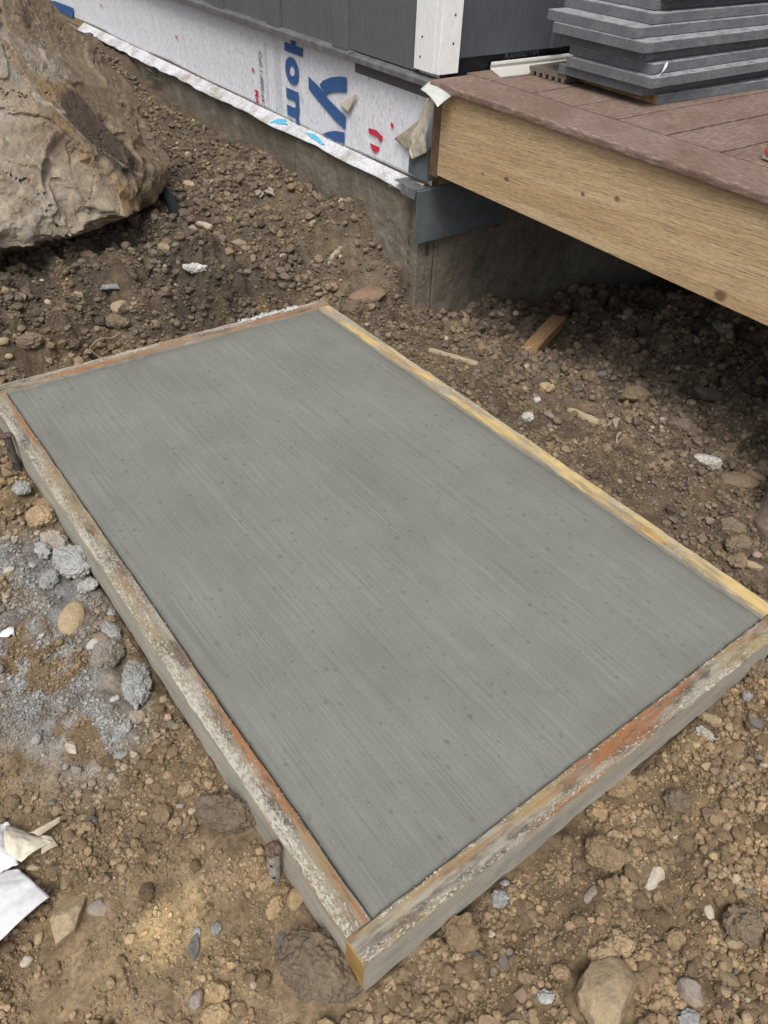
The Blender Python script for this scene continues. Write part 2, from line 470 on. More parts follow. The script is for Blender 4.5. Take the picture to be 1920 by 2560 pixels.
def form_wood(name, bare, stain, stain_amt, crust_amt, seed, golden_edge=0.0, dimc=(.115, .098, .078)):
    """sawn board, weathered grey, caked with old cement, worn through to the wood in streaks along its length"""
    t = NT(name, 0.85); t.spec(0.2)
    off = (seed * 3.7, seed * 1.9, seed)
    x, y, z = t.sep()[0], t.sep()[1], t.sep()[2]
    grain = t.noise(1.0, 5, 0.65, t.map((9, 260, 260), loc=off))
    blotch = t.noise(1.0, 4, 0.6, t.map((5.5, 22, 22), loc=off))
    streak = t.noise(1.0, 5, 0.6, t.map((3.6, 60, 40), loc=(off[1], off[0], 0)))
    crust = t.noise(1.0, 5, 0.72, t.map((150, 330, 330), loc=off), dist=.6)
    patch = t.noise(1.0, 3, 0.6, t.map((7, 30, 30), loc=(seed, 2 * seed, 0)))
    grey = t.ramp(grain, [(0.25, (.20, .18, .145)), (0.5, (.31, .285, .235)), (0.75, (.40, .37, .30))])
    top = t.band(z, -0.003, -0.0012)
    woody = t.mix(grain, tuple(v * .55 for v in bare), tuple(min(1, v * 1.25) for v in bare))
    rust = t.mix(grain, tuple(v * .45 for v in stain), tuple(min(1, v * 1.15) for v in stain))
    mott = t.noise(1.0, 4, .68, t.map((38, 110, 110), loc=(seed, 1, 2)))
    rust = t.mix(t.band(mott, .50, .62), rust, (.13, .085, .055))
    dim = t.noise(1.0, 3, .6, t.map((11, 40, 40), loc=(seed, seed, 1)))
    c = t.mix(t.band(t.math('ADD', blotch, t.math('MULTIPLY', streak, .35)), .60, .76), t.mix(t.band(dim, .42, .60), grey, dimc), woody)
    inner = t.math('MULTIPLY', t.band(y, -.010, .010), .10)
    run = t.noise(1.0, 2, .5, t.map((2.6, 9, 9), loc=(seed * 5.3, 0, 0)))
    c = t.mix(t.math('MULTIPLY', t.band(t.math('ADD', t.math('ADD', t.math('MULTIPLY', streak, .8), t.math('MULTIPLY', run, .75)), inner), .93 - stain_amt, 1.12 - stain_amt), t.math('MULTIPLY_ADD', t.band(grain, .32, .55), .6, .35)), c, rust)
    # cement crumbs: speckled, thick towards the outer edge (local y < 0)
    edge = t.band(y, 0.012, -0.019)
    m = t.math('ADD', t.math('MULTIPLY', edge, .13), t.math('ADD', t.math('MULTIPLY', crust, 1.15), t.math('MULTIPLY', patch, .42)))
    cr = t.math('MULTIPLY', t.band(m, .90 - crust_amt, .97 - crust_amt), .9)
    cem = t.ramp(t.noise(90, 4, 0.6), [(0.3, (.36, .34, .285)), (0.7, (.56, .535, .465))])
    ctop = t.mix(cr, c, cem)
    # side faces: smooth weathered grey tan with damp streaks
    side = t.ramp(t.noise(1.0, 5, 0.6, t.map((6, 40, 30), loc=off)), [(0.25, (.29, .275, .235)), (0.5, (.40, .38, .325)), (0.75, (.50, .475, .41))])
    side = scale_col(t, side, t.ramp(t.noise(300, 3, .6), [(.3, .86), (.7, 1.1)]))
    side = t.mix(t.math('MULTIPLY', t.band(t.noise(1.0, 4, .6, t.map((3.5, 20, 46), loc=(seed, 0, 0))), .54, .68), .55), side, (.42, .33, .20))
    ends = t.math('MULTIPLY', t.band(x, golden_edge + .0010, golden_edge), 1.0 if golden_edge else 0.0)
    cs = t.mix(top, side, ctop)
    cs = t.mix(ends, cs, t.mix(t.noise(1.0, 4, .6, t.map((200, 120, 26))), (.22, .12, .035), (.42, .27, .10))) if golden_edge else cs
    t.col(cs)
    t.bump(grain, .5, .0016); t.bump(crust, .45, .0010); t.bump(cr, .5, .0016)
    return t.m

def sawn_wood():
    """rough sawn golden brown rim board; grain runs along y, a little off the edge"""
    t = NT('rough_sawn_cedar', 0.75); t.spec(0.22)
    v = t.map((1, 1, 1), (R(3.5), 0, 0))
    w = t.noise(1.0, 3, .5, t.map((30, 5, 30)))
    ws = t.mix(0.010, v, t.noise(7, 3, .5, out=1), 'ADD')
    line = t.noise(1.0, 4, .72, t.map((60, 13, 400), vec=ws))
    band_ = t.noise(1.0, 3, .6, t.map((10, 1.4, 26), vec=v))
    chat = t.noise(1.0, 2, .6, t.map((60, 60, 190), (R(-12), 0, 0)))
    c = t.ramp(band_, [(.25, (.385, .268, .145)), (.5, (.485, .350, .203)), (.75, (.575, .440, .275))])
    c = scale_col(t, c, t.ramp(line, [(.33, .58), (.42, .86), (.50, 1.0), (.72, 1.20)]))
    c = scale_col(t, c, t.ramp(chat, [(.3, .86), (.7, 1.12)]))
    x, y, z = t.sep()[0], t.sep()[1], t.sep()[2]
    for ky, kz, rr in ((1.235, .372, .009), (.965, .41, .007), (.86, .43, .009), (1.33, .36, .0045), (1.475, .495, .004), (1.495, .335, .004), (.53, .32, .016), (.43, .46, .006)):
        dy = t.math('MULTIPLY', t.math('SUBTRACT', y, ky), .75); dz = t.math('SUBTRACT', z, kz)
        dd = t.math('SQRT', t.math('ADD', t.math('MULTIPLY', dy, dy), t.math('MULTIPLY', dz, dz)))
        dn = t.math('ADD', dd, t.math('MULTIPLY', t.math('SUBTRACT', line, .5), rr * .9))
        c = t.mix(t.math('MULTIPLY', t.band(dn, rr, rr * .45), .75), c, (.10, .045, .015))
    t.col(c)
    t.bump(line, .9, .0024); t.bump(chat, .35, .001)
    return t.m

def composite(name='brown_composite', along='x'):
    t = NT(name, 0.72); t.spec(0.28)
    sc = (14, 210, 120) if along == 'x' else (210, 14, 120)
    g = t.noise(1.0, 5, .7, t.map(sc, (0, 0, R(2)))); wear = t.noise(9, 5, .65); big = t.noise(2.3, 3, .6)
    sx = (38, 300, 200) if along == 'x' else (300, 38, 200)
    fl = t.noise(1.0, 4, .7, t.map(sx))
    c = t.ramp(g, [(.25, (.105, .062, .047)), (.5, (.150, .093, .072)), (.75, (.205, .135, .108))])
    m = t.math('ADD', t.math('MULTIPLY', wear, .55), t.math('MULTIPLY', big, .45))
    dust = t.math('MULTIPLY', t.math('MULTIPLY_ADD', t.band(m, .35, .65), .55, .45), t.band(fl, .44, .68))
    c = t.mix(t.math('MULTIPLY', dust, .70), c, (.42, .345, .29))
    c = t.mix(t.math('MULTIPLY', t.band(m, .40, .64), .16), c, (.34, .285, .245))
    t.col(c)
    t.bump(g, .30, .0007); t.bump(fl, .25, .0004)
    return t.m

def siding_paint(name, c, along='z'):
    t = NT(name, 0.62); t.spec(0.35)
    sc = {'z': (130, 130, 9), 'x': (9, 130, 130), 'y': (130, 9, 130)}[along]
    g = t.noise(1.0, 5, .7, t.map(sc), dist=.8); d = t.noise(6, 4, .6)
    k = t.ramp(g, [(.3, .84), (.7, 1.16)])
    cc = t.mix(t.math('MULTIPLY', t.band(d, .45, .75), .30), c, tuple(v * 1.35 for v in c))
    t.col(scale_col(t, cc, k)); t.bump(g, .85, .0016)
    return t.m

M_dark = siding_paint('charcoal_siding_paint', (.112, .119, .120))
M_dark_shaded = siding_paint('charcoal_siding_paint_shaded', (.072, .081, .098))  # same siding paint, darker and bluer to paint shade on the deck wall
M_boardpaint = None
def stack_paint():
    t = NT('grey_primed_board', 0.75); t.spec(0.25)
    g = t.noise(1.0, 5, .7, t.map((22, 160, 160))); sp = t.noise(170, 3, .6); d = t.noise(12, 4, .6)
    c = t.mix(t.band(d, .4, .72), (.125, .138, .156), (.175, .185, .20))
    c = scale_col(t, c, t.ramp(g, [(.3, .78), (.7, 1.2)]))
    ch = t.math('MULTIPLY', t.band(sp, .58, .68), t.band(d, .34, .56))
    c = t.mix(t.math('MULTIPLY', ch, .65), c, (.028, .030, .034))
    wl_ = t.math('MULTIPLY', t.band(t.noise(230, 2, .5), .70, .76), .5)
    c = t.mix(wl_, c, (.42, .43, .43))
    zz = t.sep()[2]; wn_ = t.noise(1.0, 4, .65, t.map((40, 40, 300)))
    worn = t.math('MULTIPLY', t.band(zz, .0208, .0226), t.band(wn_, .34, .56))
    c = t.mix(t.math('MULTIPLY', worn, .55), c, (.42, .43, .44))
    t.col(c); t.bump(g, .25, .0006); t.bump(sp, .25, .0006)
    return t.m
M_stack = stack_paint()
M_cut = plain('sawn_board_end', (.36, .245, .11), .85, 140, .5, .5, .001, (1, .3, 1))
M_white = plain('white_trim_paint', (.80, .81, .82), .55, 90, .06, .55, .0018, (1, 1, .5))
M_metal = plain('grey_flashing_metal', (.135, .14, .145), .42, 25, .35, .1, .0005)
M_plate = plain('dark_grey_coil_flashing', (.112, .128, .140), .40, 18, .22, .05, .0005)
M_tape = plain('black_flashing_tape', (.014, .015, .020), .35, 40, .3, .25, .0008)
M_ink_blue = plain('blue_ink', (.045, .115, .30), .7, 90, .22, .25, .001)
M_ink_cyan = plain('cyan_ink', (.10, .42, .62), .7, 110, .3, .25, .001)
M_ink_red = plain('red_ink', (.58, .035, .07), .7, 90, .2, .25, .001)
M_ink_grey = plain('grey_ink', (.17, .20, .26), .7, 60, .2)
M_ink_pale = plain('pale_ink', (.46, .49, .54), .7, 60, .2)
M_tapetext = plain('faded_white_print', (.20, .20, .22), .6, 120, .5)

def wrap_sheet(name, dirt):
    t = NT(name, 0.62); t.spec(0.25)
    f = t.noise(1.0, 5, .7, t.map((160, 160, 50))); big = t.noise(7, 4, .6); sp = t.noise(1.0, 3, .6, t.map((150, 150, 60), loc=(4, 2, 1)))
    c = t.ramp(f, [(.28, (.55, .575, .64)), (.5, (.76, .785, .84)), (.65, (.84, .86, .90))])
    c = t.mix(t.math('MULTIPLY', t.band(sp, .57, .68), .5), c, (.25, .235, .225))
    z = t.sep()[2]
    lowz = t.band(z, .315, .225)
    mud = t.band(t.math('ADD', t.math('MULTIPLY', lowz, .34), t.math('ADD', t.math('MULTIPLY', f, .35), t.math('MULTIPLY', big, .5))), .74 - dirt, .90 - dirt)
    c = t.mix(t.math('MULTIPLY', mud, .75), c, (.30, .24, .165))
    if not name.startswith('white'): c = scale_col(t, c, t.ramp(t.noise(120, 4, .7), [(.34, .55), (.5, .84), (.7, .93)]))
    fold = t.math('MULTIPLY', t.band(t.math('ADD', z, t.math('MULTIPLY', big, .02)), .262, .250), t.math('MULTIPLY_ADD', t.band(big, .40, .58), .75, .2))
    c = t.mix(t.math('MULTIPLY', fold, 1.0 if name.startswith('white') else 0.0), c, (.20, .155, .105))
    t.col(c)
    t.bump(t.noise(1.0, 4, .6, t.map((12, 12, 5)), dist=.6), .8, .010); t.bump(f, .35, .0008)
    return t.m
M_wrap = wrap_sheet('white_house_wrap', .02)
M_flapm = wrap_sheet('muddy_house_wrap', .025)
M_paper = plain('cream_torn_wrap', (.58, .53, .44), .75, 60, .16, .4, .002)
M_paper2 = plain('tan_wrap_back', (.42, .36, .28), .8, 80, .25, .4, .002)

def foundation_mat():
    t = NT('rough_foundation_concrete', 0.9); t.spec(.15)
    b = t.noise(9, 5, .62); f = t.noise(85, 5, .7); m = t.noise(30, 5, .7)
    c = t.ramp(b, [(.25, (.140, .120, .094)), (.5, (.195, .170, .136)), (.75, (.265, .238, .198))])
    c = scale_col(t, c, t.ramp(f, [(.28, .68), (.7, 1.2)]))
    c = t.mix(t.band(m, .60, .74), c, (.17, .125, .085))
    t.col(c); t.bump(b, .5, .010); t.bump(m, .8, .006); t.bump(f, .6, .003)
    return t.m
M_found = foundation_mat()

# ---------------------------------------------------------------- slab and form
def slab_mesh():
    W, L = 0.9135, 1.508
    prof = [(0.0000, -.115), (0.0000, -.018), (0.0010, -.0125), (0.0040, -.0085), (0.0085, -.0060), (0.0150, -.0046), (0.026, -.0040), (0.05, -.0038)]
    V = []; F = []
    for d, z in prof:
        V += [(d, d, z), (W - d, d, z), (W - d, L - d, z), (d, L - d, z)]
    for k in range(len(prof) - 1):
        for i in range(4):
            j = (i + 1) % 4; a = k * 4
            F.append((a + i, a + j, a + 4 + j, a + 4 + i))
    a = (len(prof) - 1) * 4
    F.append((a, a + 1, a + 2, a + 3)); F.append((3, 2, 1, 0))
    # cut the long strips so the edge can waver a little
    me = bpy.data.meshes.new('concrete_slab'); me.from_pydata(V, [], F)
    bm = bmesh.new(); bm.from_mesh(me)
    es = [e for e in bm.edges if abs((e.verts[0].co - e.verts[1].co).length) > .6]
    bmesh.ops.subdivide_edges(bm, edges=es, cuts=70, use_grid_fill=True)
    for v in bm.verts:
        if v.co.z > -.1:
            q = np.array([[v.co.x * 9, v.co.y * 9, 3.0], [v.co.x * 37, v.co.y * 37, 8.0]])
            n = vn3(q, 5) - .5
            v.co.z += .0016 * n[0] + .0007 * n[1]
            e = min(v.co.x, W - v.co.x, v.co.y, L - v.co.y)
            if e < .012:
                cxv = Vector((W / 2 - v.co.x, L / 2 - v.co.y, 0)).normalized(); v.co += cxv * .0012 * (n[1] + .5) 
    bm.to_mesh(me); bm.free()
    for p in me.polygons: p.use_smooth = True
    return me
slab = mesh_obj('concrete_slab', slab_mesh(), M_slab)
slab.location = (0.0008, 0.0005, 0)
tag(slab, 'freshly poured grey broom finished concrete slab spotted by rain, inside the wooden form', 'concrete slab')

form = empty('concrete_form', 'weathered wooden form of four cement caked boards round the grey slab', 'wooden form', Matrix.Identity(4))
M_fl = form_wood('form_wood_left', (.30, .24, .15), (.36, .160, .070), .10, .05, 1)
M_ff = form_wood('form_wood_front', (.34, .27, .15), (.33, .140, .060), .15, -.02, 4, 0.0)
M_fr = form_wood('form_wood_right', (.62, .47, .21), (.50, .27, .08), .07, .01, 2, 0.0, (.30, .235, .14))
M_fb = form_wood('form_wood_back', (.30, .21, .14), (.42, .15, .045), .11, .03, 7)
# local +y of every board points to the slab
b1 = board('form_board', 1.505, .038, .0925, M_fl, form, 1, .0007, .0018, 60, .0010)
b1.matrix_local = Matrix.Translation((-.0205, 1.506, 0)) @ Matrix.Rotation(R(-90), 4, 'Z')
b2 = board('form_board', .9950, .038, .0945, M_ff, form, 2, .0006, .0016, 50, .0006)
b2.matrix_local = Matrix.Translation((-.0400, -.0195, -.0002))
b3 = board('form_board', 1.505, .0385, .0930, M_fr, form, 3, .0007, .0018, 60, .0008)
b3.matrix_local = Matrix.Translation((.9345, .0005, -.0008)) @ Matrix.Rotation(R(90), 4, 'Z')
b4 = board('form_board', .9950, .038, .0930, M_fb, form, 4, .0007, .0018, 50, .0008)
b4.matrix_local = Matrix.Translation((.9550, 1.5285, -.0005)) @ Matrix.Rotation(R(180), 4, 'Z')
b1['label'] = 'left board with an orange stripe and white crust'; b3['label'] = 'yellow worn right board'
# the sawn end of the front board, bare golden wood (a thin face proud of the end)
mb = MB(); mb.box(-.0412, -.0399, -.0380, -.0010, -.0930, -.0030)
endf = mb.obj('board_end', plain('golden_end_grain', (.36, .225, .075), .7, 60, .3, .4, .001, (1, .4, 2)), form)
endf['label'] = 'bare golden sawn end of the front board'
# cement crumbs along the inner edges
def crumbs(name, n, line, m, parent, seed, r0=.0008, r1=.0022):
    r = np.random.default_rng(seed); V0, F0 = ico(1); Vs = []; Fs = []; k = 0
    for i in range(n):
        x, y, z = line(r.random(), r)
        s = r.uniform(r0, r1) * (1 if r.random() > .06 else 1.7)
        v = V0 * (s * r.uniform(.7, 1.3, (len(V0), 1))) * np.array([1, 1, .6]) + np.array([x, y, z])
        Vs.append(v); Fs.append(F0 + k); k += len(V0)
    me = np_mesh(name, np.concatenate(Vs), np.concatenate(Fs), False)
    return mesh_obj(name, me, m, parent)
M_crumb = plain('dried_cement', (.50, .49, .44), .95, 300, .3, .4, .0006)
cr_o = crumbs('cement_crumbs', 420, lambda u, r: (np.clip((int(u * 34) + .5 + r.normal(0, .42) * (.3 + (int(u * 34) * 7919 % 10) / 12)) / 34 * .92, 0, .915), -.0034 + r.normal(0, .0016), -.0002), M_crumb, form, 3, .0004, .0011)
cr_o['kind'] = 'stuff'
cr2 = crumbs('cement_crumbs', 90, lambda u, r: (-.0022 + r.normal(0, .0010), u ** 1.1 * 1.45, .0002), M_crumb, form, 4, .0004, .0009)
cr2['kind'] = 'stuff'
cr3 = crumbs('cement_crumbs', 240, lambda u, r: (.86 - .2 * r.random() ** 1.5, 1.541 + r.normal(0, .004), .0015), plain('pale_cement', (.46, .47, .46), .95, 300, .3, .4, .0006), form, 5, .0015, .0042)
cr3['kind'] = 'stuff'

# steel stakes that pin the form
M_steel = None
def steel():
    t = NT('weathered_stake_steel', 0.6)
    n = t.noise(140, 5, .65); c = t.ramp(n, [(.3, (.16, .125, .10)), (.5, (.33, .31, .275)), (.7, (.47, .45, .41))])
    t.col(c); t.bump(n, .5, .001); t.b.inputs['Metallic'].default_value = .15
    return t.m
M_steel = steel()
M_rust = plain('rusty_stake_head', (.115, .075, .062), .75, 220, .75, .8, .0015)
M_hole = plain('stake_nail_hole', (.03, .028, .026), .8, 50, .1, 0)
def stake(loc, label, tilt, mshaft):
    s = empty('form_stake', label, 'stake', Matrix.Translation(loc) @ Matrix.Rotation(R(tilt), 4, 'X'), 'steel stakes pinning the form')
    V, F = ico(3)
    mb = MB(); pr = [(.0088 * math.cos(k * math.tau / 20), .0088 * math.sin(k * math.tau / 20)) for k in range(20)]
    mb.prism(pr, -.32, -.004, 'z'); mb.obj('shaft', mshaft, s, bevel=0)
    hv = V.copy(); n = fbm3(V * 2.2, 3, 5)
    hv = V * (1 + .22 * n[:, None]) * np.array([.0125, .0115, .0060]) + np.array([0, 0, -.003])
    me = np_mesh('head', hv, F); mesh_obj('head', me, M_rust, s)
    for k, (zz, ang) in enumerate(((-.037, 215), (-.073, 235))):
        a = R(ang); ax = Vector((math.cos(a), math.sin(a), 0))
        ring = MB(); m_ = 14; vs = []
        up = Vector((0, 0, 1)); sd = up.cross(ax)
        for rr, dd in ((.0030, .0095), (.0020, .0096), (.0018, .0090)):
            for q in range(m_):
                th = q * math.tau / m_; vs.append(ax * dd + sd * (rr * math.cos(th)) + up * (zz + rr * math.sin(th)))
        fs = [(j * m_ + q, j * m_ + (q + 1) % m_, (j + 1) * m_ + (q + 1) % m_, (j + 1) * m_ + q) for j in (0, 1) for q in range(m_)]
        fs.append(tuple(range(2 * m_, 3 * m_)))
        ring.add([tuple(v) for v in vs], fs); ring.obj('nail_hole', M_hole, s)
    return s
stake((-.0535, .1555, -.0060), 'grey steel stake with a rusty mushroomed head by the near left form board', 1.5, M_steel)
stake((-.0535, 1.316, .0045), 'dark steel stake leaning at the far end of the left form board', -4, plain('dark_stake_steel', (.085, .072, .062), .7, 120, .5, .4, .001))

# ---------------------------------------------------------------- house
HM = Matrix(((0.99911, 0.03246, -0.02667, 0), (-0.03238, 0.99947, 0.00314, 0), (0.02675, -0.00227, 0.99964, 0), (0, 0, 0, 1)))
HMn = np.array(HM)[:3, :3]
def hw(p): return HM @ Vector(p)
house = empty('house', 'house corner with charcoal board and batten siding, white house wrap and a white corner post', 'house', HM)

def rough_wall(name, fn, nu, nv, amp, m, seed):
    """a wall face with lumpy relief: fn(u, v) -> point, normal"""
    u, v = np.meshgrid(np.linspace(0, 1, nu), np.linspace(0, 1, nv), indexing='ij')
    P, N = fn(u.ravel(), v.ravel())
    n = fbm3(P * 9, 5, seed, .62) + .35 * (np.abs(fbm3(P * 26, 3, seed + 9)) - .2)
    P = P + N * (amp * n)[:, None]
    return P, grid_faces(nu, nv)

def wall_face(name, o, du, dv, nrm, nu, nv, amp, seed, label=None, keep=(0, 0, 0, 0), back=.05):
    """one lumpy concrete face: origin o, edges du and dv, relief fading out at the kept edges so corners stay crisp"""
    u, v = np.meshgrid(np.linspace(0, 1, nu), np.linspace(0, 1, nv), indexing='ij'); u = u.ravel(); v = v.ravel()
    o, du, dv, nrm = [np.array(q, float) for q in (o, du, dv, nrm)]
    P = o[None] + u[:, None] * du[None] + v[:, None] * dv[None]
    n = .7 * fbm3(P * 6, 3, seed) + .55 * fbm3(P * 22, 4, seed + 3, .6) + .45 * (np.abs(fbm3(P * 48, 3, seed + 7)) - .2)
    Lu, Lv = np.linalg.norm(du), np.linalg.norm(dv); w = np.ones_like(u)
    for k, d in zip(keep, (u * Lu, (1 - u) * Lu, v * Lv, (1 - v) * Lv)):
        if k: w = w * (.18 + .82 * sstep(0, .035, d))
    P = P + nrm[None] * (amp * n * w)[:, None]
    F = grid_faces(nu, nv)
    if np.dot(np.cross(du, dv), nrm) < 0: F = F[:, ::-1]
    ob = mesh_obj(name, np_mesh(name, P, F), M_found, house)
    md = ob.modifiers.new('thick', 'SOLIDIFY'); md.thickness = back; md.offset = -1
    if label: ob['label'] = label
    return ob
wall_face('foundation_block', (1.300, 2.410, -.60), (0, -.787, 0), (0, 0, .805), (-1, 0, 0), 120, 120, .0075, 3, 'rough concrete foundation at the house corner', (1, 1, 0, 1))
wall_face('foundation_block', (1.307, 5.40, -.40), (0, -2.982, 0), (0, 0, .598), (-1, 0, 0), 300, 60, .009, 9, 'muddy concrete foundation behind the joint', (0, 1, 0, 1))
wall_face('foundation_block', (1.3005, 1.6225, -.60), (.073, 0, 0), (0, 0, .835), (0, -1, 0), 14, 130, .0060, 14, 'narrow foundation end left of the crack', (1, 1, 0, 0))
wall_face('foundation_wall', (1.3790, 1.6260, -.75), (2.8, 0, 0), (0, 0, .97), (0, -1, 0), 300, 110, .0085, 21, 'foundation wall in the shade under the deck', (1, 0, 0, 0))
mb = MB(); mb.box(1.305, 1.37, 1.66, 2.409, .186, .2030); mb.box(1.312, 1.37, 2.417, 5.4, .180, .196); mb.obj('foundation_top', M_found, house)

# wrap on the left wall, wrinkled, then the flap folded out over the foundation
def f_wrap(u, v):
    y = 1.600 + 4.6 * u; z = .238 + .42 * v
    p = np.stack([np.zeros_like(y), y * 5, z * 3], 1)
    x = 1.3255 - .0022 * fbm3(p * np.array([1, 1.6, 1]), 4, 2) - .0016 * np.abs(fbm3(p * np.array([1, 5, .8]), 3, 8))
    z = z - .010 * (1 - v) * (vn2(y * 2.2, y * 0 + 3, 4) - .5) * 2
    return np.stack([x, y, z], 1)
wrap = sheet('house_wrap', f_wrap, 420, 40, M_wrap, house, .0005)

def f_flap(u, v):
    y = 1.700 + 3.1 * u
    edge = .008 * (vn2(y * 3.5, y * 0, 7) - .5) + .006 * (vn2(y * 13, y * 0, 8) - .5)
    lift = .007 * vn2(y * 2.6, v * 2, 9)
    s = v * (1.0 + edge / .056 + .18 * vn2(y * 1.1, y * 0, 3))
    x = 1.3245 - .040 * s; z = .2395 - .026 * s ** 1.3 - .012 * np.clip(s - .8, 0, 1) + lift * v - .0135 * (1 - np.abs(2 * v - 1)) * .3
    z = np.maximum(z, .2095 * (x > 1.298) + .0 )
    return np.stack([x, y, z], 1)
flap = sheet('wrap_flap', f_flap, 420, 14, M_flapm, house, .0008)
flap['label'] = 'muddy bottom flap of the house wrap folded over the foundation'

def f_curl(u, v):
    y = 1.775 - .155 * u; w = .030 * (1 - .55 * u)
    x = 1.2840 + .018 * u + .020 * v * (1 - .3 * u); z = .2030 + .038 * u * (1 - v * .1) + w * v * .8 - .010 * np.sin(u * 3.1) * (1 - v)
    return np.stack([x, y, z], 1)
curl = sheet('wrap_curl', f_curl, 24, 8, M_paper2, house, .0008); curl['label'] = 'curled tan end of the wrap flap'

# --- print on the wrap (flat ink, 1.5 mm proud of the sheet)
XP = 1.3190
def ink(name, pts, m, x=XP, parent=wrap):
    mb = MB(); n = len(pts)
    mb.add([(x, y, z) for y, z in pts], [tuple(range(n))])
    o = mb.obj(name, m, parent, fix=False)
    bm = bmesh.new(); bm.from_mesh(o.data); bmesh.ops.triangulate(bm, faces=bm.faces); bm.to_mesh(o.data); bm.free()
    return o

def glyphs(name, txt, m, frame, size, parent, bold=0.0, fit=None, clip=None):
    """text as flat mesh; frame maps local (x, y) to space; fit = (width, height) of the ink box"""
    cu = bpy.data.curves.new(name, 'FONT'); cu.body = txt; cu.size = size; cu.offset = bold; cu.resolution_u = 6
    tmp = bpy.data.objects.new(name + '_text', cu); COL.objects.link(tmp)
    dg = bpy.context.evaluated_depsgraph_get(); me = bpy.data.meshes.new_from_object(tmp.evaluated_get(dg))
    bpy.data.objects.remove(tmp); bpy.data.curves.remove(cu)
    co = np.array([v.co[:] for v in me.vertices]); lo = co.min(0); hi = co.max(0)
    for v in me.vertices:
        a, b = v.co.x - lo[0], v.co.y - lo[1]
        if fit: a *= fit[0] / (hi[0] - lo[0]); b *= fit[1] / (hi[1] - lo[1])
        v.co = (a, b, 0)
    me.transform(frame); me.name = name
    if clip:
        bm = bmesh.new(); bm.from_mesh(me)
        bmesh.ops.bisect_plane(bm, geom=bm.verts[:] + bm.edges[:] + bm.faces[:], plane_co=clip[0], plane_no=clip[1], clear_outer=True)
        bm.to_mesh(me); bm.free()
    me.materials.clear()
    return mesh_obj(name, me, m, parent)

def down(y, z, x=XP):
    """text on the wrap reading downwards, tops of the letters towards the deck"""
    return Matrix(((0, 0, -1, x), (0, -1, 0, y), (-1, 0, 0, z), (0, 0, 0, 1)))
clipz = (Vector((XP, 0, .244)), Vector((0, 0, -1)))
for ch, z0, ww, hh in (('H', .572, .100, .126), ('o', .459, .088, .096), ('m', .352, .150, .092)):
    o = glyphs('printed_letter', ch, M_ink_blue, down(2.488, z0), .1, wrap, .004, (ww, hh), clipz)
    o['label'] = 'large blue letter ' + ch
# the big y and the start of the next letter
mb = MB()
arm = [(2.25, .405), (2.227, .422), (2.174, .442), (2.123, .454), (2.077, .46), (2.075, .415), (2.123, .408), (2.175, .396), (2.213, .382)]
lng = [(2.324, .418), (2.251, .398), (2.198, .373), (2.082, .34), (2.087, .297), (2.154, .313), (2.237, .343), (2.325, .378)]
mb.add([(XP, y, z) for y, z in arm], [tuple(range(len(arm)))]); mb.add([(XP + .0004, y, z) for y, z in lng], [tuple(range(len(lng)))])
yo = mb.obj('printed_letter', M_ink_blue, wrap, fix=False); yo['label'] = 'very large blue letter y'
o = ink('printed_letter', [(2.237, .248), (2.201, .264), (2.147, .28), (2.089, .288), (2.091, .25), (2.16, .246)], M_ink_blue); o['label'] = 'top of another large blue letter'
o = ink('printed_letter', [(1.943, .335), (1.9, .339), (1.86, .327), (1.867, .31), (1.884, .311), (1.882, .318), (1.943, .32)], M_ink_red); o['label'] = 'upper part of a red letter'
o = ink('printed_letter', [(1.935, .291), (1.877, .291), (1.88, .281), (1.9, .267), (1.92, .271)], M_ink_red); o['label'] = 'lower part of a red letter'
o = ink('printed_letter', [(5.423, .271), (5.258, .285), (4.927, .292), (4.981, .237), (5.218, .24)], M_ink_blue); o['label'] = 'blue print far along the wall'
for y, z in ((1.812, .373), (3.478, .366), (2.748, .364), (4.443, .366)):
    ink('red_mark', [(y + .008, z + .007), (y + .008, z - .005), (y - .008, z - .008), (y - .008, z + .004)], M_ink_red)
glyphs('printed_line', 'Call 1-800-44-T', M_ink_grey, down(2.694, .438), .03, wrap, .0006, (.206, .026), clipz)
glyphs('printed_line', 'MA', M_ink_red, down(2.745, .296), .03, wrap, .0008, (.052, .030), clipz)
# unreadable small print: broken hairlines
mb = MB(); r_ = random.Random(4)
for yy in (2.648, 2.640, 2.632, 2.575, 2.566, 2.557, 2.548, 2.538, 2.528):
    z = .50 if yy < 2.6 else .475
    while z > .262:
        l = r_.uniform(.004, .016); mb.add([(XP, yy, z), (XP, yy - .0022, z), (XP, yy - .0022, z - l), (XP, yy, z - l)], [(0, 1, 2, 3)]); z -= l + r_.uniform(.002, .005)
fp = mb.obj('fine_print', M_ink_pale, wrap, fix=False); fp['kind'] = 'stuff'

def flap_ink(pts, name='printed_letter'):
    n = len(pts); mb = MB(); k = 10
    # lay the patch on the flap by sampling its surface
    c = np.mean(pts, 0)
    vs = [c] + [np.array(p) for p in pts]
    out = []
    for p in vs:
        x, y = p; v = (1.3245 - x) / .040; u = (y - 1.700) / 3.1
        q = f_flap(np.array([u]), np.array([np.clip(v, 0, 1)]))[0]; out.append((x - .0012, y, q[2] + .0042))
    mb.add(out, [(0, i, i % n + 1) for i in range(1, n + 1)])
    return mb.obj(name, M_ink_cyan, flap)
o = flap_ink([(1.287, 2.579), (1.311, 2.545), (1.318, 2.505), (1.3155, 2.482), (1.312, 2.502), (1.3105, 2.512), (1.306, 2.503), (1.309, 2.469), (1.306, 2.463), (1.2990, 2.500), (1.297, 2.505), (1.2945, 2.540), (1.287, 2.560)]); o['label'] = 'faded cyan letter on the flap'
o = flap_ink([(1.307, 2.34), (1.316, 2.28), (1.312, 2.255), (1.298, 2.179), (1.2935, 2.2), (1.301, 2.285)]); o['label'] = 'faded cyan letter nearer the corner'

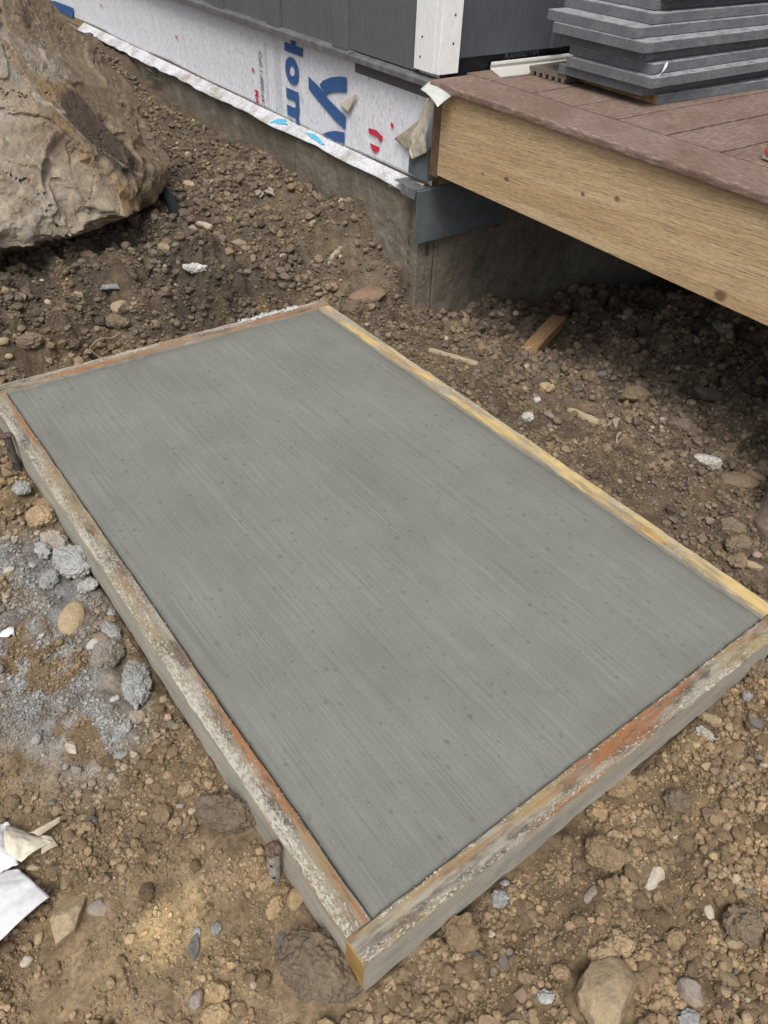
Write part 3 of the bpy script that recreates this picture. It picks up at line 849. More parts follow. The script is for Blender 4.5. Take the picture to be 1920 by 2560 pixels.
# torn wrap near the corner
def f_tri(u, v):
    a = np.array([1.3195, 2.117, .377]); b = np.array([1.3125, 1.998, .431]); c = np.array([1.314, 2.06, .355])
    P = a[None] * (1 - u)[:, None] + (b[None] * (1 - v)[:, None] + c[None] * v[:, None]) * u[:, None]
    P[:, 0] -= .006 * np.sin(u * 3.14) * v
    return P
o = sheet('torn_wrap', f_tri, 10, 10, M_paper, house, .0006); o['label'] = 'small lifted triangle of grey wrap beside the big letter'
def quad_sheet(name, e0, e1, m, crumple, x_of, nu=22, nv=14, seed=1):
    """sheet between two edge polylines given as (y, z)"""
    def lerp(e, t):
        e = np.array(e, float); d = np.r_[0, np.cumsum(np.linalg.norm(np.diff(e, axis=0), axis=1))]; d /= d[-1]
        return np.stack([np.interp(t, d, e[:, 0]), np.interp(t, d, e[:, 1])], 1)
    def f(u, v):
        A_ = lerp(e0, u); B_ = lerp(e1, u); Q = A_ * (1 - v)[:, None] + B_ * v[:, None]
        n = fbm3(np.stack([u * 2.5, v * 1.6, u * 0 + seed], 1), 3, seed); n2_ = np.abs(fbm3(np.stack([u * 3.2 + v, v * 5, u * 0 + seed], 1), 2, seed + 5))
        return np.stack([x_of(u, v) - crumple * (n + n2_ * 1.2), Q[:, 0], Q[:, 1]], 1)
    return sheet(name, f, nu, nv, m, house, .0008)
o = quad_sheet('torn_wrap', [(1.790, .339), (1.721, .325)], [(1.645, .430), (1.66, .382), (1.668, .34)], M_paper2, .0015, lambda u, v: 1.314 - .012 * v - .004 * u, seed=2)
o['label'] = 'tan torn flap of wrap at the corner'
o = quad_sheet('torn_wrap', [(1.606, .496), (1.632, .436), (1.66, .382), (1.674, .345), (1.658, .314)], [(1.578, .490), (1.585, .423), (1.590, .38), (1.587, .357), (1.592, .350)], M_paper, .007, lambda u, v: 1.300 - .014 * np.sin(u * 2.8) - .006 * v, 40, 26, 6)
o['label'] = 'crumpled cream torn wrap hanging at the corner'
# corner flashing pieces
mb = MB(); mb.box(1.3035, 1.3050, 1.600, 1.694, .262, .352); o = mb.obj('corner_flashing', M_plate, house); o['label'] = 'dark grey flashing patch below the torn wrap'
mb = MB(); mb.box(1.3050, 1.40, 1.5985, 1.6000, .262, .36); mb.obj('corner_flashing', M_plate, house)
mb = MB(); mb.prism([(1.594, .236), (1.600, .2385), (1.72, .2400), (1.72, .2385), (1.601, .2365), (1.5955, .072), (1.594, .072)], 1.268, 1.66, 'x')
plate = mb.obj('flashing_plate', M_plate, house); plate['label'] = 'grey metal flashing bent over the foundation top under the deck'
mb = MB(); mb.prism([(1.262, .2120), (1.2635, .2120), (1.268, .2385), (1.31, .2405), (1.31, .2420), (1.265, .2400)], 1.603, 1.675, 'y'); mb.obj('flashing_lip', M_metal, house)

# siding, left wall
def panel(y0, y1, z0, z1, x):
    mb = MB(); mb.box(x, x + .011, y0, y1, z0, z1); return mb.obj('siding_panel', M_dark, house, bevel=.0012)
ys = [1.690, 2.060, 2.500, 2.950, 3.40, 3.85, 4.30, 4.75, 5.2]
for k in range(len(ys) - 1):
    panel(ys[k] + (.0 if k == 0 else .0015), ys[k + 1] - .0015, .5445 if k else .5465, 3.0, 1.310 + (.0006 if k % 2 else 0))
for y in ys[1:]:
    mb = MB(); mb.box(1.2945, 1.3095, y - .018, y + .066, .5500 - .006, 3.0)
    mb.obj('batten', M_dark, house, bevel=.0015)
# drip flashing: two lengths, the far one lapped over the near one
def drip(y0, y1, dx, dz):
    mb = MB(); mb.prism([(1.284 - dx, .523 + dz), (1.2855 - dx, .523 + dz), (1.2860 - dx, .5375 + dz), (1.322, .5425 + dz), (1.322, .5440 + dz), (1.2855 - dx, .5395 + dz), (1.2838 - dx, .5370 + dz)], y0, y1, 'y')
    return mb.obj('drip_flashing', M_metal, house)
d1 = drip(1.578, 2.030, 0, 0); d2 = drip(2.012, 5.6, .0035, .0022)
d1['label'] = 'near length of metal drip flashing'; d2['label'] = 'far length of metal drip flashing, lapped over the near one'
mb = MB(); mb.box(1.3215, 1.3245, 1.60, 2.03, .4835, .5400); o = mb.obj('starter_strip', siding_paint('grey_starter_strip', (.12, .125, .13), 'z'), house)
# corner trim: two white boards
mb = MB(); mb.box(1.2980, 1.3180, 1.5960, 1.6890, .5560, 3.0); o = mb.obj('corner_trim', M_white, house, bevel=.0018); o['label'] = 'white corner board facing the slab'
mb = MB(); mb.box(1.2985, 1.3720, 1.5740, 1.5957, .5570, 3.0); o = mb.obj('corner_trim', M_white, house, bevel=.0018); o['label'] = 'white corner board facing the deck'
M_nail = plain('dark_nail_head', (.06, .055, .05), .6, 50, .2, 0)
for (x, y, z, ax) in ((1.2975, 1.655, .640, 'x'), (1.2975, 1.66, .590, 'x'), (1.345, 1.5735, .632, 'y'), (1.345, 1.5735, .70, 'y')):
    pr = [(.003 * math.cos(k * math.tau / 10), .003 * math.sin(k * math.tau / 10)) for k in range(10)]
    mb = MB()
    if ax == 'x': mb.prism([(y + a, z + b) for a, b in pr], x - .0006, x + .001, 'x')
    else: mb.prism([(x + a, z + b) for a, b in pr], y - .0006, y + .001, 'y')
    mb.obj('nail_head', M_nail, house)
# deck-side wall: tape, panels
mb = MB(); mb.box(1.36, 4.2, 1.6060, 1.6080, .540, .640); tape = mb.obj('flashing_tape', M_tape, house)
glyphs('tape_lettering', 'FLASHING TAPE', M_tapetext, Matrix(((1, 0, 0, 1.578), (0, 0, -1, 1.6050), (0, 1, 0, .5715), (0, 0, 0, 1))), .02, tape, .0004, (.142, .0135))
for a, b in ((1.3725, 1.738), (1.7405, 2.10), (2.103, 2.50), (2.503, 2.9), (2.903, 3.4)):
    mb = MB(); mb.box(a, b, 1.5900, 1.6030, .5900 if a < 2 else .592, 3.0); mb.obj('siding_panel', M_dark_shaded, house, bevel=.0012)
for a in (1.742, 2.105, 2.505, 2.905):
    mb = MB(); mb.box(a, a + .050, 1.5760, 1.5895, .5925, 3.0); mb.obj('batten', M_dark_shaded, house, bevel=.0012)
mb = MB(); mb.box(1.60, 4.3, 1.70, 5.6, 2.96, 3.02); mb.obj('roof_deck', M_dark, house)
mb = MB(); mb.box(1.3250, 1.36, 1.609, 5.6, .205, .24); mb.box(1.36, 4.2, 1.609, 1.66, .21, .60); mb.obj('sheathing', plain('wall_sheathing', (.30, .22, .13), .9), house)
# drain disc on the dark foundation wall
def disc():
    mb = MB(); c = (1.640, .075); n = 24
    mb.prism([(c[0] + .024 * math.cos(k * math.tau / n), c[1] + .024 * math.sin(k * math.tau / n)) for k in range(n)], 1.608, 1.614, 'y')
    o = mb.obj('vent_disc', plain('rusty_disc', (.16, .11, .07), .8, 90, .4), house)
    m2 = MB()
    for rr, cnt in ((.0085, 6), (.0175, 11)):
        for k in range(cnt):
            a = k * math.tau / cnt; x = c[0] + rr * math.cos(a); z = c[1] + rr * math.sin(a)
            m2.prism([(x + .0026 * math.cos(q * math.tau / 8), z + .0026 * math.sin(q * math.tau / 8)) for q in range(8)], 1.6070, 1.6082, 'y')
    m2.obj('hole', M_hole, o)
disc()

# ---------------------------------------------------------------- deck
deck = empty('deck', 'brown composite deck with a golden rough sawn rim board, raised beside the slab', 'deck', HM)
M_cx = composite('composite_across', 'x'); M_cy = composite('composite_border', 'y')
# border board with a rounded nose
nose = [(1.419, .550), (1.2755, .550), (1.2715, .5490), (1.2690, .5465), (1.268, .543), (1.268, .534), (1.2690, .5305), (1.2715, .5290), (1.419, .5290)]
mb = MB(); mb.prism(nose, -1.3, 1.570, 'y'); o = mb.obj('border_board', M_cy, deck, fix=True)
o['label'] = 'edge board with a rounded nose along the slab side'
pitch = .1545; y = 1.6005
gaps = [1.491, 1.3285, 1.168, 1.026, .872, .7195]
edges = [1.603] + gaps
while edges[-1] > -1.3: edges.append(edges[-1] - pitch)
r_ = random.Random(3)
for k in range(len(edges) - 1):
    y1, y0 = edges[k] - .0044, edges[k + 1] + .0044
    zt = .5497 + r_.uniform(-.0006, .0006)
    c = .0012
    pr = [(y0, .529), (y1, .529), (y1, zt - c), (y1 - c, zt), (y0 + c, zt), (y0, zt - c)]
    mb = MB(); mb.prism(pr, 1.4260, 4.0, 'x'); mb.obj('deck_board', M_cx, deck)
M_cedar = sawn_wood()
mb = MB(); mb.box(1.285, 1.323, -1.3, 1.5300, .3020, .5280); o = mb.obj('rim_board', M_cedar, deck, bevel=.0015); o['label'] = 'golden rough sawn cedar rim board'
mb = MB(); mb.box(1.289, 1.40, 1.5335, 1.5720, .2920, .5270); o = mb.obj('ledger_end', plain('red_brown_joist', (.145, .085, .05), .8, 60, .4, .6, .002, (2, 2, .5)), deck, bevel=.0012); o['label'] = 'dark reddish ledger end at the house corner'
mb = MB(); mb.box(1.40, 4.0, 1.5335, 1.5720, .2920, .5270); mb.obj('ledger', plain('ledger_wood', (.20, .13, .07), .8, 60, .3), deck)
for xx in (1.75, 2.2, 2.65, 3.1, 3.55):
    mb = MB(); mb.box(xx, xx + .038, -1.3, 1.5330, .3000, .5275); mb.obj('joist', M_cut, deck)
# glossy pale tape scrap over the corner
def f_scrap(u, v):
    a, b, c, d = [np.array(q) for q in ((1.236, 1.572, .529), (1.284, 1.595, .541), (1.279, 1.478, .5285), (1.205, 1.452, .519))]
    P = (a[None] * (1 - v)[:, None] + b[None] * v[:, None]) * (1 - u)[:, None] + (d[None] * (1 - v)[:, None] + c[None] * v[:, None]) * u[:, None]
    P[:, 2] += .006 * np.sin(u * 3.14) - .007 * (1 - v) ** 2 * u
    return P
o = sheet('tape_scrap', f_scrap, 14, 10, plain('pale_glossy_tape', (.50, .53, .50), .22, 30, .12, .2, .001, spec=.6), house, .0012); o['label'] = 'pale glossy scrap of flashing tape at the corner'

# ---------------------------------------------------------------- things lying on the deck
stack = [  # near-left corner x, near y, far y, turn in degrees, shift, label
    (1.640, 1.072, 1.362, -3.0, 'lowest grey board of the stack, its bare wood end showing'),
    (1.577, 1.081, 1.382, 0.6, 'second grey board from the bottom of the stack'),
    (1.563, 1.047, 1.346, 0.0, 'third grey board from the bottom, jutting towards the deck edge'),
    (1.586, 1.074, 1.360, 0.8, 'fourth grey board from the bottom, with the white paper shred'),
    (1.583, 1.101, 1.411, 0.4, 'fifth grey board from the bottom, set back in shade'),
    (1.546, 1.079, 1.400, -0.6, 'sixth grey board from the bottom of the stack'),
    (1.555, 1.125, 1.437, -0.9, 'seventh grey board from the bottom, jutting left over the others'),
    (1.628, 1.135, 1.450, -0.7, 'eighth grey board from the bottom of the stack'),
    (1.662, 1.165, 1.462, -0.9, 'ninth grey board, second from the top of the stack'),
    (1.675, 1.135, 1.440, -1.2, 'topmost grey board of the stack, at the top edge of the photo'),
]
TH = .0232
def grey_board(k, x, y0, y1, turn, label):
    w = y1 - y0
    o = empty('siding_board', label, 'board', HM @ Matrix.Translation((x, (y0 + y1) / 2, .5504 + k * (TH + .0013))) @ Matrix.Rotation(R(turn), 4, 'Z'), 'grey boards stacked on the deck')
    L = 1.5; nx = 44; r = np.random.default_rng(40 + k); c = .0007
    prof = [(-w / 2, c), (-w / 2 + c, 0), (w / 2 - c, 0), (w / 2, c), (w / 2, TH - c), (w / 2 - c, TH), (-w / 2 + c, TH), (-w / 2, TH - c)]
    V = []; F = []
    for i in range(nx + 1):
        e = r.normal(0, .00022, (8, 2))
        for (a, b), d in zip(prof, e): V.append((L * (i / nx) ** 1.3, a + d[0], min(TH, max(0, b + d[1]))))
    for i in range(nx):
        for q in range(8): F.append((i * 8 + q, (i + 1) * 8 + q, (i + 1) * 8 + (q + 1) % 8, i * 8 + (q + 1) % 8))
    F.append(tuple(range(8))); F.append(tuple(range(nx * 8, nx * 8 + 8))[::-1])
    mb = MB(); mb.add(V, F); mb.obj('plank', M_stack, o)
    if k == 0:
        mb = MB(); mb.box(-.0012, .0004, -w / 2 + .0015, w / 2 - .0015, .0012, TH - .0012)
        p = mb.obj('cut_end', M_cut, o); p['label'] = 'bare golden sawn end'
    return o
for k, (x, y0, y1, t_, lb) in enumerate(stack): grey_board(k, x, y0, y1, t_, lb)

def place(o, m4): o.matrix_world = m4
# white paper shred hanging off the fourth board
def f_shred(u, v):
    w = .0042 + .0052 * np.sin(np.clip(u * 1.5, 0, 1) * 3.1) ** 1.5 * (u < .68) + .0008
    x = .034 - .034 * u ** .9; z = -.026 * u ** .8 - .005 * (u > .75) * (u - .75) * 4
    y = -.004 - .010 * np.sin(u * 2.6) - .003 * v
    return np.stack([x + (v - .5) * w, y, z + (v - .5) * w * 1.1], 1)
shred = sheet('paper_shred', f_shred, 26, 6, plain('white_paper_shred', (.74, .72, .68), .7, 90, .1, .3), None, .0006)
place(shred, HM @ Matrix.Translation((1.588, 1.068, .6505)))
tag(shred, 'twisted white paper shred stuck between the grey boards', 'paper')

# white J channel along the wall
def j_channel():
    o = empty('trim_channel', 'off white plastic trim channel lying along the wall behind the grey boards', 'trim', HM @ Matrix.Translation((1.472, 1.552, .5502)) @ Matrix.Rotation(R(-1.2), 4, 'Z'))
    t = .0016; out = [(-.050, 0), (.040, 0)]
    for k in range(7):
        a = R(-90 + 15 * k); out.append((.040 + .008 * math.cos(a), .008 + .008 * math.sin(a)))
    out += [(.048, .0165)]
    for k in range(7):
        a = R(0 + 25 * k); out.append((.0445 + .0035 * math.cos(a), .0165 + .0035 * math.sin(a)))
    out.append((.0405, .0125))
    P = np.array(out); d = np.gradient(P, axis=0); d /= np.linalg.norm(d, axis=1)[:, None]
    nrm = np.stack([-d[:, 1], d[:, 0]], 1); Q = P + nrm * t
    prof = [tuple(p) for p in P] + [tuple(q) for q in Q[::-1]]
    n = len(P); vs = []; L = .95
    # the left end is cut at a slant
    for e in (0, 1):
        for a, b in prof: vs.append(((0.0 if e == 0 else L) + (.045 * (a + .05) / .1 if e == 0 else 0), a, b))
    m_ = len(prof); fs = [(i, (i + 1) % m_, m_ + (i + 1) % m_, m_ + i) for i in range(m_)]
    for e in (0, 1):
        for i in range(n - 1):
            q = (i, i + 1, m_ - 2 - i, m_ - 1 - i); fs.append(tuple(k + e * m_ for k in q))
    mb = MB(); mb.add(vs, fs)
    mb.obj('channel', plain('off_white_vinyl', (.62, .61, .58), .32, 40, .05, .05, .0004, spec=.5), o)
    return o
j_channel()

# offcut of grooved composite board
def grooved():
    o = empty('board_offcut', 'brown grey grooved composite offcut, comb shaped end, lying beside the grey boards', 'board offcut', HM @ Matrix.Translation((1.580, 1.4255, .5503)) @ Matrix.Rotation(R(1.2), 4, 'Z'))
    w = .0735; H = .0232; pr = []
    n = 6; step = 2 * w / n; leg = .0125
    for k in range(n):
        a = -w + k * step + (step - leg) / 2
        pr += [(a, .0115), (a + .0006, .0022), (a + .0022, 0), (a + leg - .0022, 0), (a + leg - .0006, .0022), (a + leg, .0115)]
    pr += [(w, .0115), (w - .003, .0145), (w, .0175), (w - .001, .0215), (w - .004, H), (-w + .004, H), (-w + .001, .0215), (-w, .0175), (-w + .003, .0145), (-w, .0115)]
    mb = MB(); mb.prism(pr, 0, .62, 'x'); ob = mb.obj('plank', plain('brown_grey_composite', (.17, .145, .12), .8, 120, .25, .4, .001), o)
    bm = bmesh.new(); bm.from_mesh(ob.data); bmesh.ops.triangulate(bm, faces=[f for f in bm.faces if len(f.verts) > 4]); bm.to_mesh(ob.data); bm.free()
grooved()

# rounded orange tool end at the edge of the photo
def tool():
    o = empty('hand_tool', 'rounded orange and pale green tool end lying on the deck at the right edge', 'tool', HM @ Matrix.Translation((1.476, .618, .5508)) @ Matrix.Rotation(R(-12), 4, 'Z'))
    def lathe(name, prof, m, n=28):
        mb = MB(); vs = []
        for x, r in prof:
            for k in range(n): vs.append((x, r * math.cos(k * math.tau / n), r * math.sin(k * math.tau / n) + .0225))
        fs = [(a * n + k, a * n + (k + 1) % n, (a + 1) * n + (k + 1) % n, (a + 1) * n + k) for a in range(len(prof) - 1) for k in range(n)]
        fs += [tuple(range(n))[::-1], tuple(range((len(prof) - 1) * n, len(prof) * n))]
        mb.add(vs, fs); return mb.obj(name, m, o, smooth=True)
    lathe('orange_cap', [(-.026, .003), (-.0245, .010), (-.020, .0165), (-.012, .0205), (0, .0220), (.05, .0220), (.055, .019)], plain('orange_plastic', (.80, .17, .075), .35, 30, .12, .1, .0006, spec=.5))
    lathe('grip', [(.055, .0185), (.06, .020), (.16, .0205), (.17, .018)], plain('dark_grip', (.05, .05, .05), .6))
    mb = MB(); mb.prism([(-.0195 + .0, .0010), (.0195, .0010), (.0165, .0085), (-.0165, .0085)], -.021, .06, 'x'); mb.obj('base', plain('pale_green_plastic', (.42, .47, .37), .5, 60, .15), o, bevel=.002)
tool()

# ---------------------------------------------------------------- the boulder
def boulder():
    P = [(.50, 2.62, .82), (.62, 2.6, .655), (.745, 2.6, .552), (.832, 2.6, .388), (.878, 2.5, .246), (.880, 2.45, .165), (.80, 2.3, .142), (.655, 2.16, .168),
         (.54, 2.045, .150), (.345, 1.995, .152), (.22, 1.972, .142), (0, 1.93, .145), (-.3, 2.0, .15), (-.6, 2.3, .2),
         (.44, 2.38, .69), (0, 2.25, .80), (-.45, 2.5, .72), (.3, 2.75, .95), (-.2, 2.8, .95), (.55, 3.0, .66), (-.45, 3.15, .6), (.72, 2.95, .35), (.74, 2.85, .12), (-.55, 3.1, .1),
         (.62, 2.38, .02), (.1, 2.30, .01), (-.4, 2.35, .01), (.2, 2.9, .0), (.455, 2.13, .425), (.1, 2.03, .45), (.655, 2.205, .29), (.25, 2.02, .27)]
    bm = bmesh.new()
    for p in P: bm.verts.new(p)
    r = bmesh.ops.convex_hull(bm, input=bm.verts)
    c = np.array([.15, 2.55, .40]); pl = []
    bm.normal_update()
    for f in bm.faces:
        n = np.array(f.normal[:]); d = float(n @ (np.array(f.verts[0].co[:]) - c))
        if d < 0: n, d = -n, -d
        pl.append((n, d))
    bm.free()
    N = np.array([p[0] for p in pl]); D = np.array([p[1] for p in pl])
    V, F = ico(8)
    def rad(V, N, D):
        q = V @ N.T; q = np.where(q > 1e-3, D[None] / np.maximum(q, 1e-3), 50.0)
        return q
    D = D + .014
    q = rad(V, N, D); r0 = q.min(1)
    # soften the hull edges a touch, then split flakes off along cutting planes
    r1 = r0
    rr = np.random.default_rng(5)
    X0 = c + V * r1[:, None]
    hid = q.argmin(1)
    # split faces: local flat chips struck off the hull, each with a crisp edge
    Vc, Fc = ico(5)
    rc = np.concatenate([rad(Vc[i:i + 4000], N, D).min(1) for i in range(0, len(Vc), 4000)]); hc = np.concatenate([rad(Vc[i:i + 4000], N, D).argmin(1) for i in range(0, len(Vc), 4000)])
    front = np.where((Vc[:, 1] < .35))[0]; foot = np.where((Vc[:, 1] < .35) & (Vc[:, 2] * rc + c[2] < .36) & (Vc[:, 2] * rc + c[2] > .08))[0]
    def chipoff(cands, cnt, R0, R1, tilt, dmin, dmax, r1, clip=.03):
        for _ in range(cnt):
            i_ = rr.choice(cands); n_ = N[hc[i_]] + rr.normal(0, tilt, 3); n_ /= np.linalg.norm(n_)
            p_ = Vc[i_] * rc[i_]; k_ = n_ @ p_ - rr.uniform(dmin, dmax); R_ = rr.uniform(R0, R1)
            P_ = V * r1[:, None]; e_ = (P_ - p_) * np.array([1, 1, 1]); dd = np.sqrt((e_ ** 2).sum(1) * (1 + .35 * np.sin(np.arctan2(e_[:, 2], e_[:, 0]) * 3 + i_)))
            ok = np.where(dd < R_)[0]
            if not len(ok): continue
            q_ = np.maximum(V[ok] @ n_, .15); cutr = np.maximum(k_, .02) / q_
            w_ = 1 - sstep(.60 * R_, R_, dd[ok])
            r1[ok] -= w_ * np.clip(r1[ok] - cutr, 0, clip)
        return r1
    r1 = r1.copy()
    r1 = chipoff(front, 40, .26, .52, .075, .000, .020, r1, .034)
    r1 = chipoff(front, 40, .08, .22, .09, .000, .006, r1, .008)
    r1 = chipoff(foot, 60, .06, .15, .40, .000, .016, r1, .022)
    r1 = chipoff(foot, 170, .03, .07, .42, .000, .008, r1, .011)
    X = c + V * r1[:, None]
    n1 = fbm3(X * 2.6, 4, 3); n2 = fbm3(X * 7, 5, 9, .6); n3 = fbm3(X * 24, 4, 15, .6); n4 = fbm3(X * 70, 3, 19)
    e1 = np.array([.70, .16, -.66]); e1 /= np.linalg.norm(e1); e2 = np.cross(e1, np.array([-.35, -.85, .39])); e2 /= np.linalg.norm(e2)
    a = X @ e2; b = X @ e1
    # beds: sharp little steps running down to the right
    lay = a * 10 + 1.1 * n1 + .5 * n2 + .3 * b
    saw = lay - np.floor(lay); live = sstep(-.15, .2, fbm3(X * 3.0 + 5, 3, 31))
    terr = .0045 * (saw - .5) * live * (1 - sstep(.93, 1.0, saw))
    cell = vn3(np.stack([a * 5.0 + n2 * .8, b * 2.4 + n1 * .8, X[:, 1] * 3.0], 1), 41)
    chip = -.008 * sstep(.50, .51, cell) - .008 * sstep(.66, .668, cell) + .007 * sstep(.34, .332, cell)
    ck = np.abs(vn3(np.stack([a * 3.2 + .55 * n2, b * .8 + .3 * n1, X[:, 1] * 1.2], 1), 52) * 2 - 1)
    ck2 = np.abs(vn3(np.stack([a * 1.6 + .5 * n2, b * 3.1 + .5 * n1, X[:, 1] * 1.2], 1), 57) * 2 - 1)
    crack = -.016 * (1 - sstep(0, .014, ck)) - .006 * (1 - sstep(0, .010, ck2))
    low = sstep(.34, .17, X[:, 2])
    cel2 = vn3(np.stack([a * 11 + n2 * .8, b * 8 + n2 * .8, X[:, 1] * 9], 1), 47)
    rag = low * (.008 * (sstep(.40, .42, cel2) - .5) + .006 * n2 + .004 * n3)
    d = .006 * n1 + .0040 * n2 + .0034 * n3 + .0022 * n4 + terr + chip + crack + rag
    X = X + V * d[:, None]
    # undercut foot
    # colours of the rock itself
    tan = np.array([.292, .246, .188]); buff = np.array([.375, .326, .256]); brown = np.array([.205, .155, .105]); grey = np.array([.315, .280, .245]); dark = np.array([.078, .060, .050]); rust = np.array([.27, .175, .082]); pale = np.array([.55, .53, .46])
    m1 = fbm3(X * 3.2 + 7, 4, 71); m2 = fbm3(X * 6 + 2, 4, 75); m3 = fbm3(np.stack([a * 26, b * 5, X[:, 1] * 9], 1), 4, 79)
    C = tan + (buff - tan) * sstep(.02, .16, m1 + .4 * m2)[:, None]
    C = C + (brown - C) * (np.clip(sstep(.16, .30, X[:, 0] * .52 + (X[:, 2] - .35) * .50 + .20 * m1 + .10 * m2) * .85, 0, 1))[:, None]
    C = C + (rust - C) * (sstep(.22, .30, m2 + .4 * m3) * .55)[:, None]
    C = C * (1 + .16 * (sstep(.50, .51, cell) - .5))[:, None]
    C = C + (grey - C) * (sstep(.14, .26, -m1 + .5 * m3 - .3 * (X[:, 0] - .3)) * .7)[:, None]
    def spot(p, s): return np.exp(-(((X - np.array(p)) / np.array(s)) ** 2).sum(1))
    dk = np.maximum.reduce([spot(p, (.05, .3, .052)) for p in ((.555, 2.15, .39), (.585, 2.15, .350), (.62, 2.15, .31), (.655, 2.2, .275), (.535, 2.15, .425))])
    C = C + (dark - C) * np.clip(sstep(.30, .62, dk + .45 * m2 + .2 * m3), 0, 1)[:, None] * .9
    # pale mineral seam round the top of the dark patch
    seam = np.minimum.reduce([np.linalg.norm((X - np.array(p)) * np.array([1, .15, 1]), axis=1) for p in
        [(.520 + .016 * t + 0, 2.15, .462 + .020 * math.sin(t * .55) - .0125 * max(0, t - 3)) for t in np.linspace(0, 9, 40)]])
    C = C + (pale - C) * (np.clip(1 - sstep(.004, .013, seam + .012 * m3), 0, 1) * .75)[:, None]
    seam2 = np.abs(fbm3(np.stack([a * 6, b * 1.6, X[:, 1] * 2], 1), 4, 91))
    C = C + (pale - C) * ((1 - sstep(.0, .016, seam2)) * sstep(.0, .3, m1 + .2) * .6)[:, None]
    C = C + (dark - C) * ((1 - sstep(.0, .035, ck)) * .6)[:, None]
    C = C * (.86 + .28 * (.5 + .5 * np.clip(n3 * 2, -1, 1)))[:, None]
    me = np_mesh('boulder', X, F, False); set_col(me, C)
    t = NT('boulder_rock', .85); t.spec(.22)
    f = t.noise(130, 5, .7); g = t.noise(38, 5, .65)
    cc = scale_col(t, t.attr(), t.ramp(f, [(.3, .74), (.7, 1.22)])); cc = scale_col(t, cc, t.ramp(g, [(.3, .80), (.7, 1.18)]))
    t.col(cc); t.bump(g, .5, .005); t.bump(f, .6, .0022)
    o = mesh_obj('boulder', me, t.m)
    return tag(o, 'huge tan and brown cracked boulder resting on the dirt bank at the left', 'boulder')
boulder()

# ---------------------------------------------------------------- stones and clods
TONE = {'tan': (.38, .30, .195), 'ochre': (.270, .200, .125), 'dirt': (.215, .163, .108), 'dark': (.150, .124, .104), 'grey': (.27, .235, .20), 'white': (.50, .45, .37),
        'chalk': (.50, .49, .46), 'red': (.25, .17, .125), 'slate': (.165, .16, .158), 'granite': (.46, .45, .42), 'pink': (.36, .25, .21), 'mortar': (.335, .338, .328)}
def stone_mat(key):
    c = TONE[key]; t = NT('stone_' + key, .88); t.spec(.15)
    n = t.noise(46, 6, .65); f = t.noise(230, 4, .7)
    if key in ('ochre', 'dirt', 'dark'):
        a = t.ramp(n, [(.28, tuple(v * .68 for v in c)), (.5, c), (.72, tuple(v * 1.28 for v in c))])
    elif key == 'mortar':
        a = t.ramp(n, [(.28, tuple(v * .62 for v in c)), (.5, tuple(v * .95 for v in c)), (.72, tuple(v * 1.25 for v in c))])
    else:
        a = t.ramp(n, [(.28, tuple(v * .72 for v in c)), (.7, tuple(min(1, v * 1.2) for v in c))])
    a = scale_col(t, a, t.ramp(f, [(.3, .78), (.7, 1.18)]))
    if key == 'granite': a = t.mix(t.band(t.noise(300, 2, .5), .57, .64), a, (.10, .10, .10))
    dust_ = t.noise(24, 5, .65)
    if key not in ('mortar', 'chalk'): a = t.mix(t.math('MULTIPLY', t.band(dust_, .46, .60), .55), a, (.225, .165, .103))
    r = t.rand(); a = scale_col(t, a, t.math('MULTIPLY_ADD', r, .30, .85))
    t.col(a); t.bump(n, .8, .005 if key in ('ochre', 'dirt', 'dark', 'mortar') else .002); t.bump(f, .7, .0016)
    return t.m
def clod_mat():
    """dry soil clods: the colour is the object's own"""
    t = NT('soil_clod', .95); t.spec(.1)
    oc = t.n.new('ShaderNodeObjectInfo').outputs['Color']
    n = t.noise(3.0, 5, .7, t.n.new('ShaderNodeTexCoord').outputs['Generated']); f = t.noise(210, 4, .7)
    c = scale_col(t, oc, t.ramp(n, [(.30, .76), (.5, 1.0), (.70, 1.26)])); c = scale_col(t, c, t.ramp(f, [(.3, .80), (.7, 1.2)]))
    t.col(c); t.bump(t.noise(90, 5, .68), .8, .004); t.bump(f, .5, .0012)
    return t.m
MS = {k: stone_mat(k) for k in TONE if k not in ('ochre', 'dirt', 'dark')}
M_clod = clod_mat()
for k in ('ochre', 'dirt', 'dark'): MS[k] = M_clod
def tint(o, tone, x, y, seed=0):
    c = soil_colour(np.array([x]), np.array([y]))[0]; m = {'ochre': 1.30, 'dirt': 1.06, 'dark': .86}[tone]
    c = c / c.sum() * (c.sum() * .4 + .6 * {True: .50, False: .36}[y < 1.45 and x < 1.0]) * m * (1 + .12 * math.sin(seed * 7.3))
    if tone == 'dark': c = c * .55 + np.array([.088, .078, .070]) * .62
    o.color = (*[float(v) for v in c], 1)

